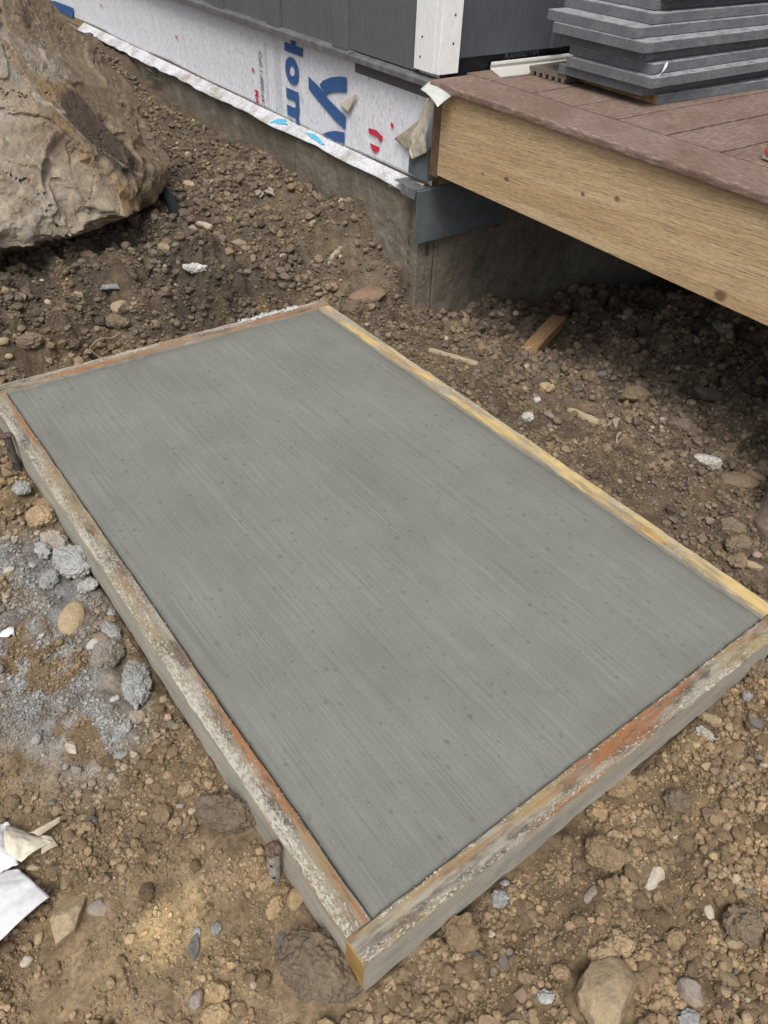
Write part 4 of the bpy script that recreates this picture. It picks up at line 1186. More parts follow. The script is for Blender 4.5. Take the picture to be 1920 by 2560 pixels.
def stone_shape(style, sub, seed):
    V, F = ico(sub); r = np.random.default_rng(seed)
    off = r.uniform(0, 50, 3)
    rad = np.ones(len(V))
    def cut(n, lo, hi, rad):
        for _ in range(n):
            d = r.normal(size=3); d /= np.linalg.norm(d); q = V @ d; k = r.uniform(lo, hi)
            rad = np.where(q > .05, np.minimum(rad, k / np.maximum(q, .05)), rad)
        return rad
    if style == 'round':
        rad = cut(5, .80, .95, rad); rad = rad * (1 + .10 * fbm3(V * 1.3 + off, 3, seed))
        rad = rad * (1 + .012 * fbm3(V * 9 + off, 3, seed + 3))
    elif style == 'angular':
        rad = cut(11, .58, .86, rad); rad = rad * (1 + .05 * fbm3(V * 2 + off, 3, seed) + .015 * fbm3(V * 9 + off, 3, seed + 3))
    elif style == 'clod':
        rad = cut(7, .74, .95, rad)
        rad = rad * (1 + .18 * fbm3(V * 1.7 + off, 3, seed) + .24 * (np.abs(fbm3(V * 2.6 + off, 3, seed + 2, .5)) - .2))
    else:
        W_ = V * np.array([2.6, 1.0, .8]) if style == 'mortarslab' else V
        rad = rad * (1 + .26 * fbm3(W_ * 1.6 + off, 4, seed, .6) + .22 * (np.abs(fbm3(W_ * 2.6 + off, 2, seed + 2, .5)) - .2))
        if style == 'mortarslab':
            a_ = np.arctan2(V[:, 1], V[:, 0]); ca, sa = np.abs(np.cos(a_)), np.abs(np.sin(a_))
            rad = rad * np.minimum(1 / np.maximum(ca, 1e-6), 1 / np.maximum(sa, 1e-6)) ** .45
    X = V * rad[:, None]
    X = X / np.array([np.abs(X[:, 0]).max(), np.abs(X[:, 1]).max(), np.abs(X[:, 2]).max()])
    return X, F

STONES = [
(0.226, -0.224, 0.1148, 0.0774, 0.18, 'angular', 'tan', 'largest pale tan oblong stone, lying at the bottom edge of the photo'),
(0.267, -0.192, 0.0453, 0.0386, -0.48, 'clod', 'ochre', 'blocky ochre clod touching the top of the big pale tan stone'),
(0.3, -0.2, 0.0417, 0.0323, -1.16, 'clod', 'ochre', 'angular ochre clod just up and right of the blocky one above the pale stone'),
(0.412, -0.17, 0.0449, 0.0239, 0.15, 'angular', 'white', 'whitish wedge of stone half sunk in the dirt, lower right'),
(0.451, -0.247, 0.0327, 0.0157, 0.83, 'round', 'white', 'small smooth whitish pebble standing upright in the lower right dirt'),
(0.117, -0.059, 0.0594, 0.0517, -0.97, 'clod', 'dirt', 'large brown clod against the front form board near its outer corner'),
(0.377, -0.103, 0.078, 0.0543, -0.9, 'clod', 'dirt', 'flat cracked brown clod between the front form board and the whitish wedge'),
(0.468, -0.29, 0.0683, 0.0575, -0.62, 'clod', 'dark', 'dark grey brown crumbly clod near the right edge, lower right'),
(0.489, -0.041, 0.0614, 0.0453, -0.33, 'clod', 'dirt', 'brown clod tucked under the front form board halfway along it'),
(0.424, -0.049, 0.0414, 0.0328, -0.63, 'clod', 'ochre', 'ochre brown clod just below the middle of the front form board'),
(0.545, -0.112, 0.0517, 0.0406, -0.04, 'clod', 'dark', 'dark brown clod in the dirt right of the plastic scrap'),
(0.199, -0.053, 0.0304, 0.0265, 0.63, 'mortar', 'mortar', 'light grey mortar blob near the front form board, the larger of two'),
(0.222, -0.041, 0.016, 0.012, -0.64, 'mortar', 'mortar', 'small light grey mortar crumb beside the front form board'),
(0.161, -0.182, 0.0245, 0.0193, -0.63, 'mortar', 'mortar', 'flattened light grey mortar splash left of the big pale stone'),
(0.308, -0.316, 0.0325, 0.0271, 0.14, 'mortar', 'mortar', 'grey mortar lump at the bottom edge right of the pale stone'),
(0.135, -0.16, 0.0231, 0.0167, 0.42, 'angular', 'red', 'small reddish three sided stone in front of the form board'),
(0.202, -0.172, 0.03, 0.0235, -0.64, 'clod', 'ochre', 'rounded ochre clod left of the blocky clods'),
(0.154, -0.15, 0.0219, 0.0194, -0.63, 'clod', 'dirt', 'small round brown clod above the reddish three sided stone'),
(0.722, -0.05, 0.0494, 0.0223, -1.22, 'clod', 'tan', 'thin tan clod lodged against the front form board above the plastic scrap'),
(0.797, -0.069, 0.0276, 0.0195, 0.6, 'mortar', 'mortar', 'pale mortar crumb right of the front form board near the right edge'),
(0.863, -0.05, 0.0436, 0.0369, 0.22, 'clod', 'dark', 'purplish dark clod resting on the form board corner at the right edge'),
(0.315, -0.129, 0.034, 0.0163, 0.11, 'angular', 'grey', 'grey pink angular stone flake left of the whitish wedge'),
(0.338, -0.298, 0.0425, 0.0315, -1.34, 'angular', 'grey', 'grey brown angular stone right of the big pale stone'),
(0.448, -0.296, 0.0328, 0.0214, -0.35, 'angular', 'tan', 'pale brown flat stone at the right edge below the dark clod'),
(0.377, -0.241, 0.0415, 0.0277, -0.2, 'clod', 'ochre', 'ochre clod between the whitish pebble and the big pale stone'),
(0.414, -0.092, 0.0283, 0.017, -0.63, 'angular', 'tan', 'small tan chip on the flat cracked clod'),
(-0.075, 0.594, 0.1411, 0.0503, -1.89, 'mortar', 'mortar', 'long grey slab of dropped mortar lying beside the left form board'),
(-0.063, 0.923, 0.0965, 0.0737, -1.14, 'mortar', 'mortar', 'big rough heap of wet grey mortar against the left form board'),
(-0.059, 0.858, 0.0479, 0.0359, 0.14, 'mortar', 'mortar', 'pale mortar lump touching the left form board below the big heap'),
(-0.118, 0.894, 0.0501, 0.0346, 1.01, 'mortar', 'mortar', 'upright grey mortar blob left of the big mortar heap'),
(-0.065, 0.726, 0.0532, 0.0274, -1.33, 'mortar', 'mortar', 'ragged light mortar piece by the left form board above the white block'),
(-0.047, 0.775, 0.0248, 0.0165, -1.61, 'mortar', 'mortar', 'little pale mortar bit hugging the left form board'),
(-0.107, 0.714, 0.0288, 0.024, 0.37, 'angular', 'chalk', 'bright white square chunk on the dirt left of the form'),
(-0.088, 0.722, 0.0305, 0.0257, -0.6, 'round', 'dirt', 'round brown stone right behind the white chunk'),
(-0.097, 0.664, 0.072, 0.058, 0.74, 'clod', 'dirt', 'large brown clod between the white chunk and the mortar slab'),
(-0.114, 0.8, 0.0797, 0.0498, 0.96, 'round', 'tan', 'yellowish tan stone half buried above the white chunk'),
(-0.136, 0.504, 0.0439, 0.0292, 0.59, 'mortar', 'mortar', 'grey mortar lump below the end of the long mortar slab'),
(-0.154, 0.469, 0.023, 0.0144, -0.2, 'mortar', 'mortar', 'small grey mortar lump farthest down from the mortar slab'),
(-0.121, 0.574, 0.0181, 0.0136, 0.3, 'mortar', 'chalk', 'tiny white mortar crumb left of the long mortar slab'),
(-0.213, 0.538, 0.0296, 0.0177, -1.66, 'angular', 'white', 'pale grey pointed chip below the grey mortar stain'),
(-0.105, 0.517, 0.0354, 0.0265, 0.06, 'clod', 'ochre', 'ochre clod under the lower end of the mortar slab'),
(-0.171, 0.98, 0.025, 0.0179, -0.07, 'round', 'white', 'small whitish stone at the left edge beside the mortar stain'),
(-0.099, 0.993, 0.0505, 0.0361, -1.58, 'mortar', 'mortar', 'grey mortar patch up left of the mortar heap'),
(-0.075, 1.202, 0.0591, 0.0374, -1.45, 'mortar', 'mortar', 'light grey mortar lump near the far stake'),
(-0.068, 1.098, 0.0756, 0.0567, -1.34, 'clod', 'ochre', 'ochre brown clod left of the form below the far stake'),
(-0.069, 1.009, 0.0765, 0.0455, -1.21, 'clod', 'ochre', 'cracked ochre clod above the mortar heap'),
(-0.038, 1.145, 0.0483, 0.0386, -0.54, 'clod', 'dirt', 'brown clod beside the left form board below the far stake'),
(-0.07, 0.266, 0.0978, 0.062, -0.68, 'clod', 'dark', 'biggest grey brown clod, leaning on the left form board above the near stake'),
(-0.143, 0.335, 0.0356, 0.0315, -0.62, 'clod', 'dirt', 'round brown clod left of the biggest grey clod'),
(-0.1, 0.343, 0.033, 0.0261, -0.22, 'clod', 'ochre', 'tan clod up left of the biggest grey clod'),
(-0.117, 0.33, 0.0192, 0.015, -0.61, 'angular', 'grey', 'small grey angular stone left of the biggest grey clod'),
(-0.314, 0.285, 0.0868, 0.0488, 0.73, 'angular', 'tan', 'pale tan smooth stone lying right of the white cloth scrap'),
(-0.273, 0.276, 0.0311, 0.0243, -0.63, 'round', 'grey', 'grey purple stone sunk beside the pale tan stone'),
(-0.072, 0.018, 0.1296, 0.0948, -1.15, 'clod', 'dark', 'large rough purple brown rock below the near form corner'),
(-0.06, -0.002, 0.0518, 0.0291, 0.67, 'round', 'ochre', 'egg shaped ochre stone on the rough rock at the near form corner'),
(-0.091, 0.056, 0.0216, 0.0178, -0.62, 'round', 'ochre', 'small ochre stone on the left of the rough purple brown rock'),
(-0.06, 0.029, 0.0279, 0.0216, 0.4, 'clod', 'ochre', 'tan clod between the rough rock and the form corner'),
(-0.075, 0.121, 0.0349, 0.0259, 0.47, 'clod', 'ochre', 'tan clod below the near stake beside the form board'),
(-0.047, 0.111, 0.0337, 0.0233, 0.73, 'round', 'ochre', 'egg shaped tan stone against the left form board below the near stake'),
(-0.066, 0.159, 0.0353, 0.0236, 0.1, 'clod', 'ochre', 'ochre clod at the foot of the near stake'),
(-0.054, 0.133, 0.0234, 0.0182, -0.63, 'clod', 'dirt', 'small brown clod between the near stake and the egg shaped stone'),
(-0.05, 0.064, 0.0217, 0.0166, 0.62, 'round', 'ochre', 'little tan stone by the left form board near its corner'),
(-0.189, 0.078, 0.0368, 0.0266, -0.65, 'clod', 'ochre', 'ochre clod near the bottom edge left of the rough rock'),
(-0.203, 0.059, 0.0379, 0.0291, -0.33, 'clod', 'ochre', 'rough ochre clod cut by the bottom edge'),
(-0.215, 0.086, 0.028, 0.0216, 1.1, 'angular', 'grey', 'grey brown stone left of the ochre clods at the bottom edge'),
(-0.188, 0.147, 0.0362, 0.0168, 0.91, 'angular', 'slate', 'flat bluish grey slate chip in the lower left dirt'),
(-0.088, 0.084, 0.0205, 0.0102, 0.64, 'angular', 'slate', 'narrow slate sliver right of the rough rock top'),
(-0.152, 0.152, 0.0181, 0.0143, 0.5, 'mortar', 'mortar', 'tiny pale grey mortar blob below the near stake, right of a second'),
(-0.176, 0.163, 0.0195, 0.0117, -1.7, 'mortar', 'mortar', 'tiny pale grey mortar blob above the slate chip'),
(-0.137, 0.398, 0.0126, 0.0105, -0.62, 'round', 'tan', 'small pale pebble on the dirt up left of the grey clod'),
(-0.326, 0.383, 0.021, 0.0154, -0.62, 'angular', 'tan', 'little tan stone right of the torn cream paper'),
(-0.354, 0.296, 0.0232, 0.0123, 0.97, 'round', 'tan', 'small tan oval pebble by the edge of the white cloth scrap'),
(-0.377, 0.275, 0.019, 0.0149, 0.19, 'round', 'white', 'pale grey pebble below the white cloth scrap'),
(1.28, 0.884, 0.045, 0.0355, -0.57, 'clod', 'tan', 'tan rounded clod behind the yellow form board'),
(1.36, 0.837, 0.0361, 0.0288, -0.58, 'angular', 'dark', 'dark stone right of the tan rounded clod under the deck edge'),
(1.2, 0.846, 0.0229, 0.0206, -0.42, 'round', 'chalk', 'small whitish pebble near the tan rounded clod'),
(1.138, 0.747, 0.0414, 0.0218, -1.56, 'angular', 'grey', 'flat grey chip between the form board and the splinter'),
(1.081, 0.773, 0.0344, 0.0323, 0.3, 'mortar', 'chalk', 'whitish lump in the dirt left of the flat grey chip'),
(1.331, 0.392, 0.0761, 0.0457, -0.88, 'angular', 'granite', 'white speckled granite stone, brightest one under the deck'),
(1.396, 0.294, 0.0594, 0.0286, -1.26, 'angular', 'red', 'pinkish flat stone at the right edge beyond the granite stone'),
(1.668, 0.607, 0.0993, 0.0688, -1.39, 'angular', 'dark', 'dark brown rock in the shade under the deck'),
(1.654, 0.794, 0.068, 0.055, -0.06, 'angular', 'dark', 'dark stone left of the dark brown rock under the deck'),
(1.397, 0.961, 0.0525, 0.0425, -0.51, 'angular', 'dark', 'brown stone below the cut wood block'),
(1.509, 0.97, 0.0415, 0.0259, -1.45, 'angular', 'slate', 'slate grey chip right of the cut wood block'),
(1.445, 1.337, 0.0585, 0.0501, 0.66, 'angular', 'dark', 'dark pointed stone at the foot of the concrete wall'),
(1.464, 0.838, 0.0298, 0.0224, -0.53, 'round', 'slate', 'small dark round pebble right under the deck edge'),
(2.218, 1.126, 0.0556, 0.0392, -1.07, 'angular', 'grey', 'pale stone in the darkest part under the deck'),
(1.156, 0.208, 0.0629, 0.0452, -1.17, 'clod', 'ochre', 'ochre brown clod behind the far end of the right form board'),
(1.123, 0.169, 0.0713, 0.0443, -0.22, 'clod', 'dirt', 'two lobed brown clod just below the ochre one by the right form board'),
(1.078, 0.141, 0.0489, 0.0414, -0.56, 'clod', 'ochre', 'olive brown round clod, lowest of three by the right form board'),
(1.127, 0.125, 0.0211, 0.0192, -0.52, 'round', 'pink', 'smooth pink pebble beside the muddy container'),
(1.093, 0.112, 0.0528, 0.0226, -1.47, 'angular', 'tan', 'wedge shaped brown stone below the pink pebble'),
(1.228, 0.209, 0.0183, 0.0132, -0.58, 'round', 'ochre', 'small yellow pebble left of the muddy container'),
(1.311, 0.294, 0.1062, 0.0616, -0.74, 'round', 'dirt', 'flat brown stone sunk in the dirt below the granite stone'),
(1.424, 0.692, 0.0832, 0.0547, -0.53, 'clod', 'dirt', 'soft brown clod under the middle of the deck edge'),
(1.411, 0.525, 0.0871, 0.0573, -1.24, 'clod', 'dirt', 'brown clod left of the granite stone'),
(0.41, 1.79, 0.0712, 0.0636, 1.05, 'round', 'tan', 'smooth tan stone bulging out of the dirt bank behind the slab'),
(0.365, 1.707, 0.0688, 0.0418, -0.6, 'clod', 'ochre', 'rough ochre clod right under the smooth tan stone in the bank'),
(0.432, 1.873, 0.1147, 0.0313, 0.16, 'mortarslab', 'mortar', 'strip of pale mortar crumbs on top of the bank'),
(0.674, 1.827, 0.0876, 0.0398, -0.05, 'mortar', 'chalk', 'white mortar splash on the bank between boulder and wall'),
(0.268, 2.023, 0.0189, 0.0135, -0.78, 'round', 'chalk', 'tiny white pebble on the bank below the boulder'),
(0.322, 1.881, 0.0337, 0.0259, -0.52, 'angular', 'tan', 'small pinkish tan stone on the bank left of the smooth tan stone'),
(0.563, 2.086, 0.0456, 0.0371, 0.98, 'angular', 'grey', 'grey brown stone on the bank below the boulder, the pointed one'),
(0.423, 2.037, 0.0578, 0.0413, -0.57, 'clod', 'dirt', 'brown clod on the bank under the edge of the boulder'),
(0.646, 1.98, 0.0638, 0.0361, -1.31, 'clod', 'tan', 'tan clod on the bank right of the boulder'),
(0.064, 1.708, 0.0336, 0.0288, -0.18, 'round', 'tan', 'round tan stone at the left edge just behind the form'),
(0.062, 1.686, 0.0215, 0.0191, -0.17, 'round', 'tan', 'small round stone under the round tan one at the left edge'),
(0.122, 1.69, 0.0672, 0.048, -0.37, 'clod', 'dirt', 'brown clod right behind the far left corner of the form'),
(0.4, 1.671, 0.0271, 0.0221, -0.17, 'angular', 'slate', 'blue grey chip at the foot of the bank behind the form'),
(0.375, 1.819, 0.023, 0.0115, -1.38, 'round', 'tan', 'small oval pebble left of the smooth tan stone in the bank'),
(0.973, 2.486, 0.0639, 0.037, -1.15, 'angular', 'tan', 'tan angular stone on the slope right of the boulder'),
(0.824, 2.057, 0.067, 0.0379, -1.29, 'angular', 'white', 'pale angular rock on the slope below the black pipe'),
(0.894, 1.966, 0.0632, 0.0373, -0.64, 'angular', 'grey', 'grey angular stone in the middle of the slope'),
(0.909, 1.937, 0.0372, 0.0315, -0.17, 'angular', 'ochre', 'ochre stone touching the grey angular stone on the slope'),
(0.901, 1.878, 0.0337, 0.0197, 0.65, 'round', 'grey', 'grey oval pebble below the ochre stone on the slope'),
(1.001, 1.856, 0.0227, 0.0199, 0.03, 'round', 'white', 'small round white pebble in the middle of the slope'),
(1.275, 2.385, 0.0307, 0.0238, -0.77, 'round', 'tan', 'small tan stone high on the slope near the foundation'),
(0.774, 2.049, 0.0491, 0.0376, -0.61, 'angular', 'grey', 'grey stone left of the pale angular rock group'),
(0.893, 2.376, 0.0549, 0.0355, 0.57, 'angular', 'dark', 'dark stone beside the black pipe'),
(1.193, 1.628, 0.14, 0.084, -0.29, 'round', 'red', 'reddish brown rock sunk in the dirt right of the far form corner'),
(1.073, 1.552, 0.0801, 0.0667, -0.06, 'clod', 'dirt', 'brown clod beside the far form corner'),
]
KIND = {'round': ('stone', 'stone'), 'angular': ('stone', 'stone'), 'clod': ('dirt_clod', 'dirt clod'), 'mortar': ('mortar_lump', 'mortar lump'), 'mortarslab': ('mortar_lump', 'mortar lump')}
occupied = []
for k, (x, y, a, b, rot, style, tone, label) in enumerate(STONES):
    big = max(a, b)
    sub = 6 if big > .06 else (5 if big > .022 else 4)
    X, F = stone_shape(style, sub, 300 + k)
    hgt = {'round': .62, 'angular': .58, 'clod': .74, 'mortar': .62, 'mortarslab': .34}[style] * min(a, b)
    if 'sunk' in label or 'half buried' in label or 'half sunk' in label: hgt *= .75
    X = X * np.array([a / 2, b / 2, hgt / 2 * 1.25])
    if style not in ('round', 'angular'):      # crumbly skin, the same grain whatever the size
        g = {'clod': 1.0, 'mortar': 1.15, 'mortarslab': 1.0}[style] * min(1, min(a, b) / .035)
        n_ = X / np.array([a * a, b * b, hgt * hgt]); n_ /= np.linalg.norm(n_, axis=1)[:, None]
        q = .0050 * fbm3(X * 55 + k, 4, k, .6) + .0042 * (np.abs(fbm3(X * 130 + k, 2, k + 3, .5)) - .25) + .0020 * fbm3(X * 330 + k, 2, k + 5, .6)
        X = X + n_ * (g * q)[:, None]
    elif style == 'round':
        n_ = X / np.linalg.norm(X, axis=1)[:, None]; X = X + n_ * (.0009 * fbm3(X * 90 + k, 4, k, .6) + .0016 * fbm3(X * 28 + k, 3, k + 2))[:, None]
    elif style == 'angular':
        n_ = X / np.linalg.norm(X, axis=1)[:, None]; X = X + n_ * (.0012 * fbm3(X * 110 + k, 4, k, .6) + .0022 * fbm3(X * 30 + k, 3, k + 2))[:, None]
    me = np_mesh('stone', X, F)
    o = mesh_obj(KIND[style][0], me, MS[tone])
    if tone in ('ochre', 'dirt', 'dark'): tint(o, tone, x, y, k)
    z = gz(x, y) + hgt * (.30 if not ('sunk' in label or 'buried' in label) else .06)
    tl = 12 if style != 'round' else 6
    o.location = (x, y, z); o.rotation_euler = (R(rng.uniform(-tl, tl)), R(rng.uniform(-tl, tl)), rot)
    occupied.append((x, y, big * .45))
    tag(o, label, KIND[style][1])

# loose crumbs: thousands over the ground; the 300 that show largest stand as objects
def spread(n, x0, x1, y0, y1, lo, hi, power):
    u = rng.random(n); s = (lo ** (1 - power) + u * (hi ** (1 - power) - lo ** (1 - power))) ** (1 / (1 - power))
    return np.stack([rng.uniform(x0, x1, n), rng.uniform(y0, y1, n), s], 1)
Q = np.concatenate([
    spread(120000, -.50, .0, -.42, 1.60, .0026, .030, 3.3), spread(100000, -.1, 1.3, -.45, -.02, .0026, .034, 3.15),
    spread(42000, .95, 1.75, -.1, 1.62, .0034, .032, 3.15), spread(52000, -.25, 1.36, 1.54, 2.6, .0036, .042, 3.0),
    spread(30000, -1.15, -.5, -.9, 2.3, .004, .034, 2.9), spread(24000, -.5, 1.4, -1.0, -.44, .004, .034, 2.9), spread(24000, 1.28, 2.5, -1.0, .12, .004, .036, 2.9),
    spread(16000, 1.3, 2.9, .1, 1.62, .006, .050, 2.7), spread(12000, .4, 1.35, 2.4, 4.4, .006, .032, 2.8)])
x, y, s = Q.T
clump = vn2(x * 9, y * 9, 77) * .6 + vn2(x * 26, y * 26, 78) * .4
keep = rng.random(len(x)) < np.clip(1.6 * sstep(.26, .58, clump) + .16, 0, 1)
keep &= rng.random(len(x)) > .88 * blob(x, y, SMOOTH, .12)
keep &= ~((blob(x, y, STAIN, .06) > .4) & (s > .0085) & (rng.random(len(x)) < .88))
keep &= ~((x > FX0 - .002 - s * .4) & (x < FX1 + .002 + s * .4) & (y > FY0 - .002 - s * .4) & (y < FY1 + .002 + s * .4))
hx = HMn.T @ np.stack([x, y, np.zeros_like(x)])
keep &= ~((hx[0] > 1.29) & (hx[1] > 1.612))
for a, b, r in occupied: keep &= (x - a) ** 2 + (y - b) ** 2 > (r + s * .2) ** 2
x, y, s = x[keep], y[keep], s[keep]
z = bilin(gx, gy, GZ, x, y)
# what the camera sees of each
Mi = np.array(cam.matrix_world.inverted()); pc = np.stack([x, y, z, np.ones_like(x)], 1) @ Mi.T
app = s / -pc[:, 2]; ux = pc[:, 0] / -pc[:, 2] * 1897.6; uy = pc[:, 1] / -pc[:, 2] * 1897.6
seen = (np.abs(ux) < 950) & (np.abs(uy) < 1270) & (pc[:, 2] < 0)
# hidden behind the boulder, the form or under the deck edge: not counted as seen
seen &= ~((y > 2.0) & (x < .5)) & ~((y > 1.5475) & (y < 1.60)) & ~((x > FX1) & (x < FX1 + .05))
rank = np.argsort(-np.where(seen, app, 0)); top = rank[:300]; rest = np.setdiff1d(np.arange(len(x)), top)
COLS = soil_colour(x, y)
var = [stone_shape(st, 5, 900 + i) for i, st in enumerate(['clod', 'clod', 'clod', 'clod', 'clod', 'clod', 'clod', 'clod', 'angular', 'angular'])]
for i in range(8):
    Xv, Fv = var[i]; o_ = i * 9.1; Xv = Xv * (1 + .13 * fbm3(Xv * 4.5 + o_, 4, i, .62) + .10 * (np.abs(fbm3(Xv * 8 + o_, 3, i + 40, .6)) - .22))[:, None]; var[i] = (Xv, Fv)
VM = {}
def var_mesh(i, tone):
    if (i, tone) not in VM:
        me = np_mesh('crumb', var[i][0] * .5 * np.array([1, .82, .66]), var[i][1]); me.materials.append(MS[tone]); VM[(i, tone)] = me
    return VM[(i, tone)]
import re as _re
def handle(lb):
    h = _re.split(r",| just | half | lying | against | in the | on the | near | beside | left | right | tucked | between | below | above | by the | lodged | resting | touching | sunk | standing | behind | under | at the | up | leaning | hugging | cut | of three | bulging | high | beyond | farthest ", lb)[0]
    return _re.sub(r"^(the|a) ", "", h.strip())
HN = [handle(q[7]) for q in STONES]
MARKS = [(q[0], q[1], h) for q, h in zip(STONES, HN) if HN.count(h) == 1 and 2 <= len(h.split()) <= 6] + \
    [(-.0535, .1555, 'near steel stake'), (-.0535, 1.316, 'far steel stake'), (1.5, 1.13, 'sawn wooden block'), (1.19, 1.19, 'long pale splinter'), (1.222, .69, 'pale tan splinter'),
     (.686, -.064, 'clear plastic scrap'), (-.345, .34, 'white felt scrap'), (-.02, -.02, 'near form corner'), (.82, 2.30, 'black pipe end'), (.32, 1.68, 'looping pale root'), (1.196, 2.295, 'grey dead leaves'), (1.30, 2.76, 'small green weed')]
MK = np.array([m[:2] for m in MARKS])
def to_px(a, b):
    p = Mi @ np.array([a, b, gz(a, b), 1]); return p[0] / -p[2], -p[1] / -p[2]
MPX = [to_px(*m[:2]) for m in MARKS]
def zone(px, py):
    """where a loose piece lies, told by the nearest thing that has a name of its own"""
    k = int(((MK - np.array([px, py])) ** 2).sum(1).argmin()); u, v = to_px(px, py); du, dv = u - MPX[k][0], v - MPX[k][1]
    w = ('right of' if du > 0 else 'left of') if abs(du) > abs(dv) else ('below' if dv > 0 else 'above')
    return '%s the %s' % (w, MARKS[k][2])
LOOSE = {}
for i in top:
    v = int(rng.integers(0, 8)) if rng.random() > .10 else int(rng.integers(8, 10)); lum = COLS[i].sum()
    st = v >= 8
    stain = COLS[i][2] > COLS[i][0] * .80
    tone = 'mortar' if stain else (['tan', 'grey', 'tan', 'slate', 'red'][int(rng.integers(0, 5))] if st and rng.random() < .8 else ('ochre' if lum > .44 else ('dirt' if lum > .29 else 'dark')))
    o = bpy.data.objects.new('stone' if st else 'dirt_clod', var_mesh(v, tone)); COL.objects.link(o)
    o.location = (x[i], y[i], z[i] + s[i] * .12); o.rotation_euler = (rng.uniform(-.5, .5), rng.uniform(-.5, .5), rng.uniform(0, 6.28)); o.scale = (s[i],) * 3
    w = 'stone' if st else 'clod'
    tw = {'tan': 'tan', 'ochre': 'ochre', 'dirt': 'brown', 'dark': 'dark brown', 'grey': 'grey', 'slate': 'bluish grey', 'red': 'reddish', 'mortar': 'mortar grey'}[tone]
    tag(o, None, 'stone' if st else 'dirt clod')
    if tone in ('ochre', 'dirt', 'dark'): tint(o, tone, x[i], y[i], i)
    LOOSE.setdefault((tw, w, zone(x[i], y[i])), []).append((float(app[i]), o))
for (tw, w, zl), L_ in LOOSE.items():
    L_.sort(key=lambda q: -q[0]); n = len(L_)
    for k, (_, o) in enumerate(L_):
        if n == 1: pre = 'loose'
        elif n == 2: pre = ('larger', 'smaller')[k]
        else: pre = ('largest', 'second largest', 'third largest')[k] if k < 3 and n > 3 or k < 2 else ('smallest' if n == 3 else 'small loose')
        o['label'] = '%s %s %s %s' % (pre, tw, w, zl)
        if n > 1: o['group'] = '%s %ss %s' % (tw, w, zl)

def crumb_material():
    t = NT('soil_crumbs', .95); t.spec(.1)
    n = t.noise(3.2, 5, .7)
    t.col(scale_col(t, t.inst(), t.ramp(n, [(.3, .72), (.5, 1.0), (.7, 1.25)])))
    t.bump(t.noise(7, 4, .7), .35, .05)
    return t.m
M_crumbs = crumb_material()
def crumb_points(name, idx):
    """one object: crumb shapes instanced on points, each with its own turn, size and soil colour"""
    col = bpy.data.collections.new('crumb_shapes'); shapes = 14
    for q in range(shapes):
        X, F = stone_shape('angular' if q >= 5 else 'clod', 4, 700 + q)
        X = X * (1 + .16 * fbm3(X * 3.4 + q * 5, 4, q, .65))[:, None]
        me = np_mesh('crumb_shape', X * .5 * np.array([1, .84, .72]), F, q < 11); me.materials.append(M_crumbs)
        col.objects.link(bpy.data.objects.new('crumb_shape', me))
    n = len(idx)
    me = bpy.data.meshes.new(name); me.vertices.add(n)
    me.vertices.foreach_set('co', np.stack([x[idx], y[idx], z[idx] + s[idx] * rng.uniform(.12, .50, n)], 1).astype(np.float32).ravel())
    def at(nm, ty, field, d):
        q = me.attributes.new(nm, ty, 'POINT'); q.data.foreach_set(field, np.ascontiguousarray(d).ravel())
    at('rot', 'FLOAT_VECTOR', 'vector', np.stack([rng.uniform(-.6, .6, n), rng.uniform(-.6, .6, n), rng.uniform(0, 6.28, n)], 1).astype(np.float32))
    at('size', 'FLOAT', 'value', s[idx].astype(np.float32)); at('pick', 'INT', 'value', rng.integers(0, shapes, n).astype(np.int32))
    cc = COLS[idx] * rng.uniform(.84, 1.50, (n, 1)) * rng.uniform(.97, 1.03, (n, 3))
    odd = rng.random(n); cc[odd < .010] = (.44, .37, .27); cc[(odd > .018) & (odd < .045)] = (.20, .172, .145)
    D = np.ones((n, 4), np.float32); D[:, :3] = cc
    at('Col', 'FLOAT_COLOR', 'color', D)
    o = mesh_obj(name, me)
    g = bpy.data.node_groups.new('crumbs', 'GeometryNodeTree')
    g.interface.new_socket('Geometry', in_out='INPUT', socket_type='NodeSocketGeometry'); g.interface.new_socket('Geometry', in_out='OUTPUT', socket_type='NodeSocketGeometry')
    N_ = g.nodes; gi = N_.new('NodeGroupInput'); go = N_.new('NodeGroupOutput')
    ip = N_.new('GeometryNodeInstanceOnPoints'); ci = N_.new('GeometryNodeCollectionInfo')
    ci.inputs['Collection'].default_value = col; ci.inputs['Separate Children'].default_value = True; ci.inputs['Reset Children'].default_value = True
    def na(nm, ty):
        q = N_.new('GeometryNodeInputNamedAttribute'); q.data_type = ty; q.inputs['Name'].default_value = nm; return q.outputs[0]
    er = N_.new('FunctionNodeEulerToRotation')
    L_ = g.links.new
    L_(gi.outputs[0], ip.inputs['Points']); L_(ci.outputs[0], ip.inputs['Instance']); ip.inputs['Pick Instance'].default_value = True
    L_(na('pick', 'INT'), ip.inputs['Instance Index']); L_(na('rot', 'FLOAT_VECTOR'), er.inputs[0]); L_(er.outputs[0], ip.inputs['Rotation'])
    L_(na('size', 'FLOAT'), ip.inputs['Scale']); L_(ip.outputs[0], go.inputs[0])
    md = o.modifiers.new('crumbs', 'NODES'); md.node_group = g
    return tag(o, kind='stuff')
crumb_points('dirt_crumbs', rest)

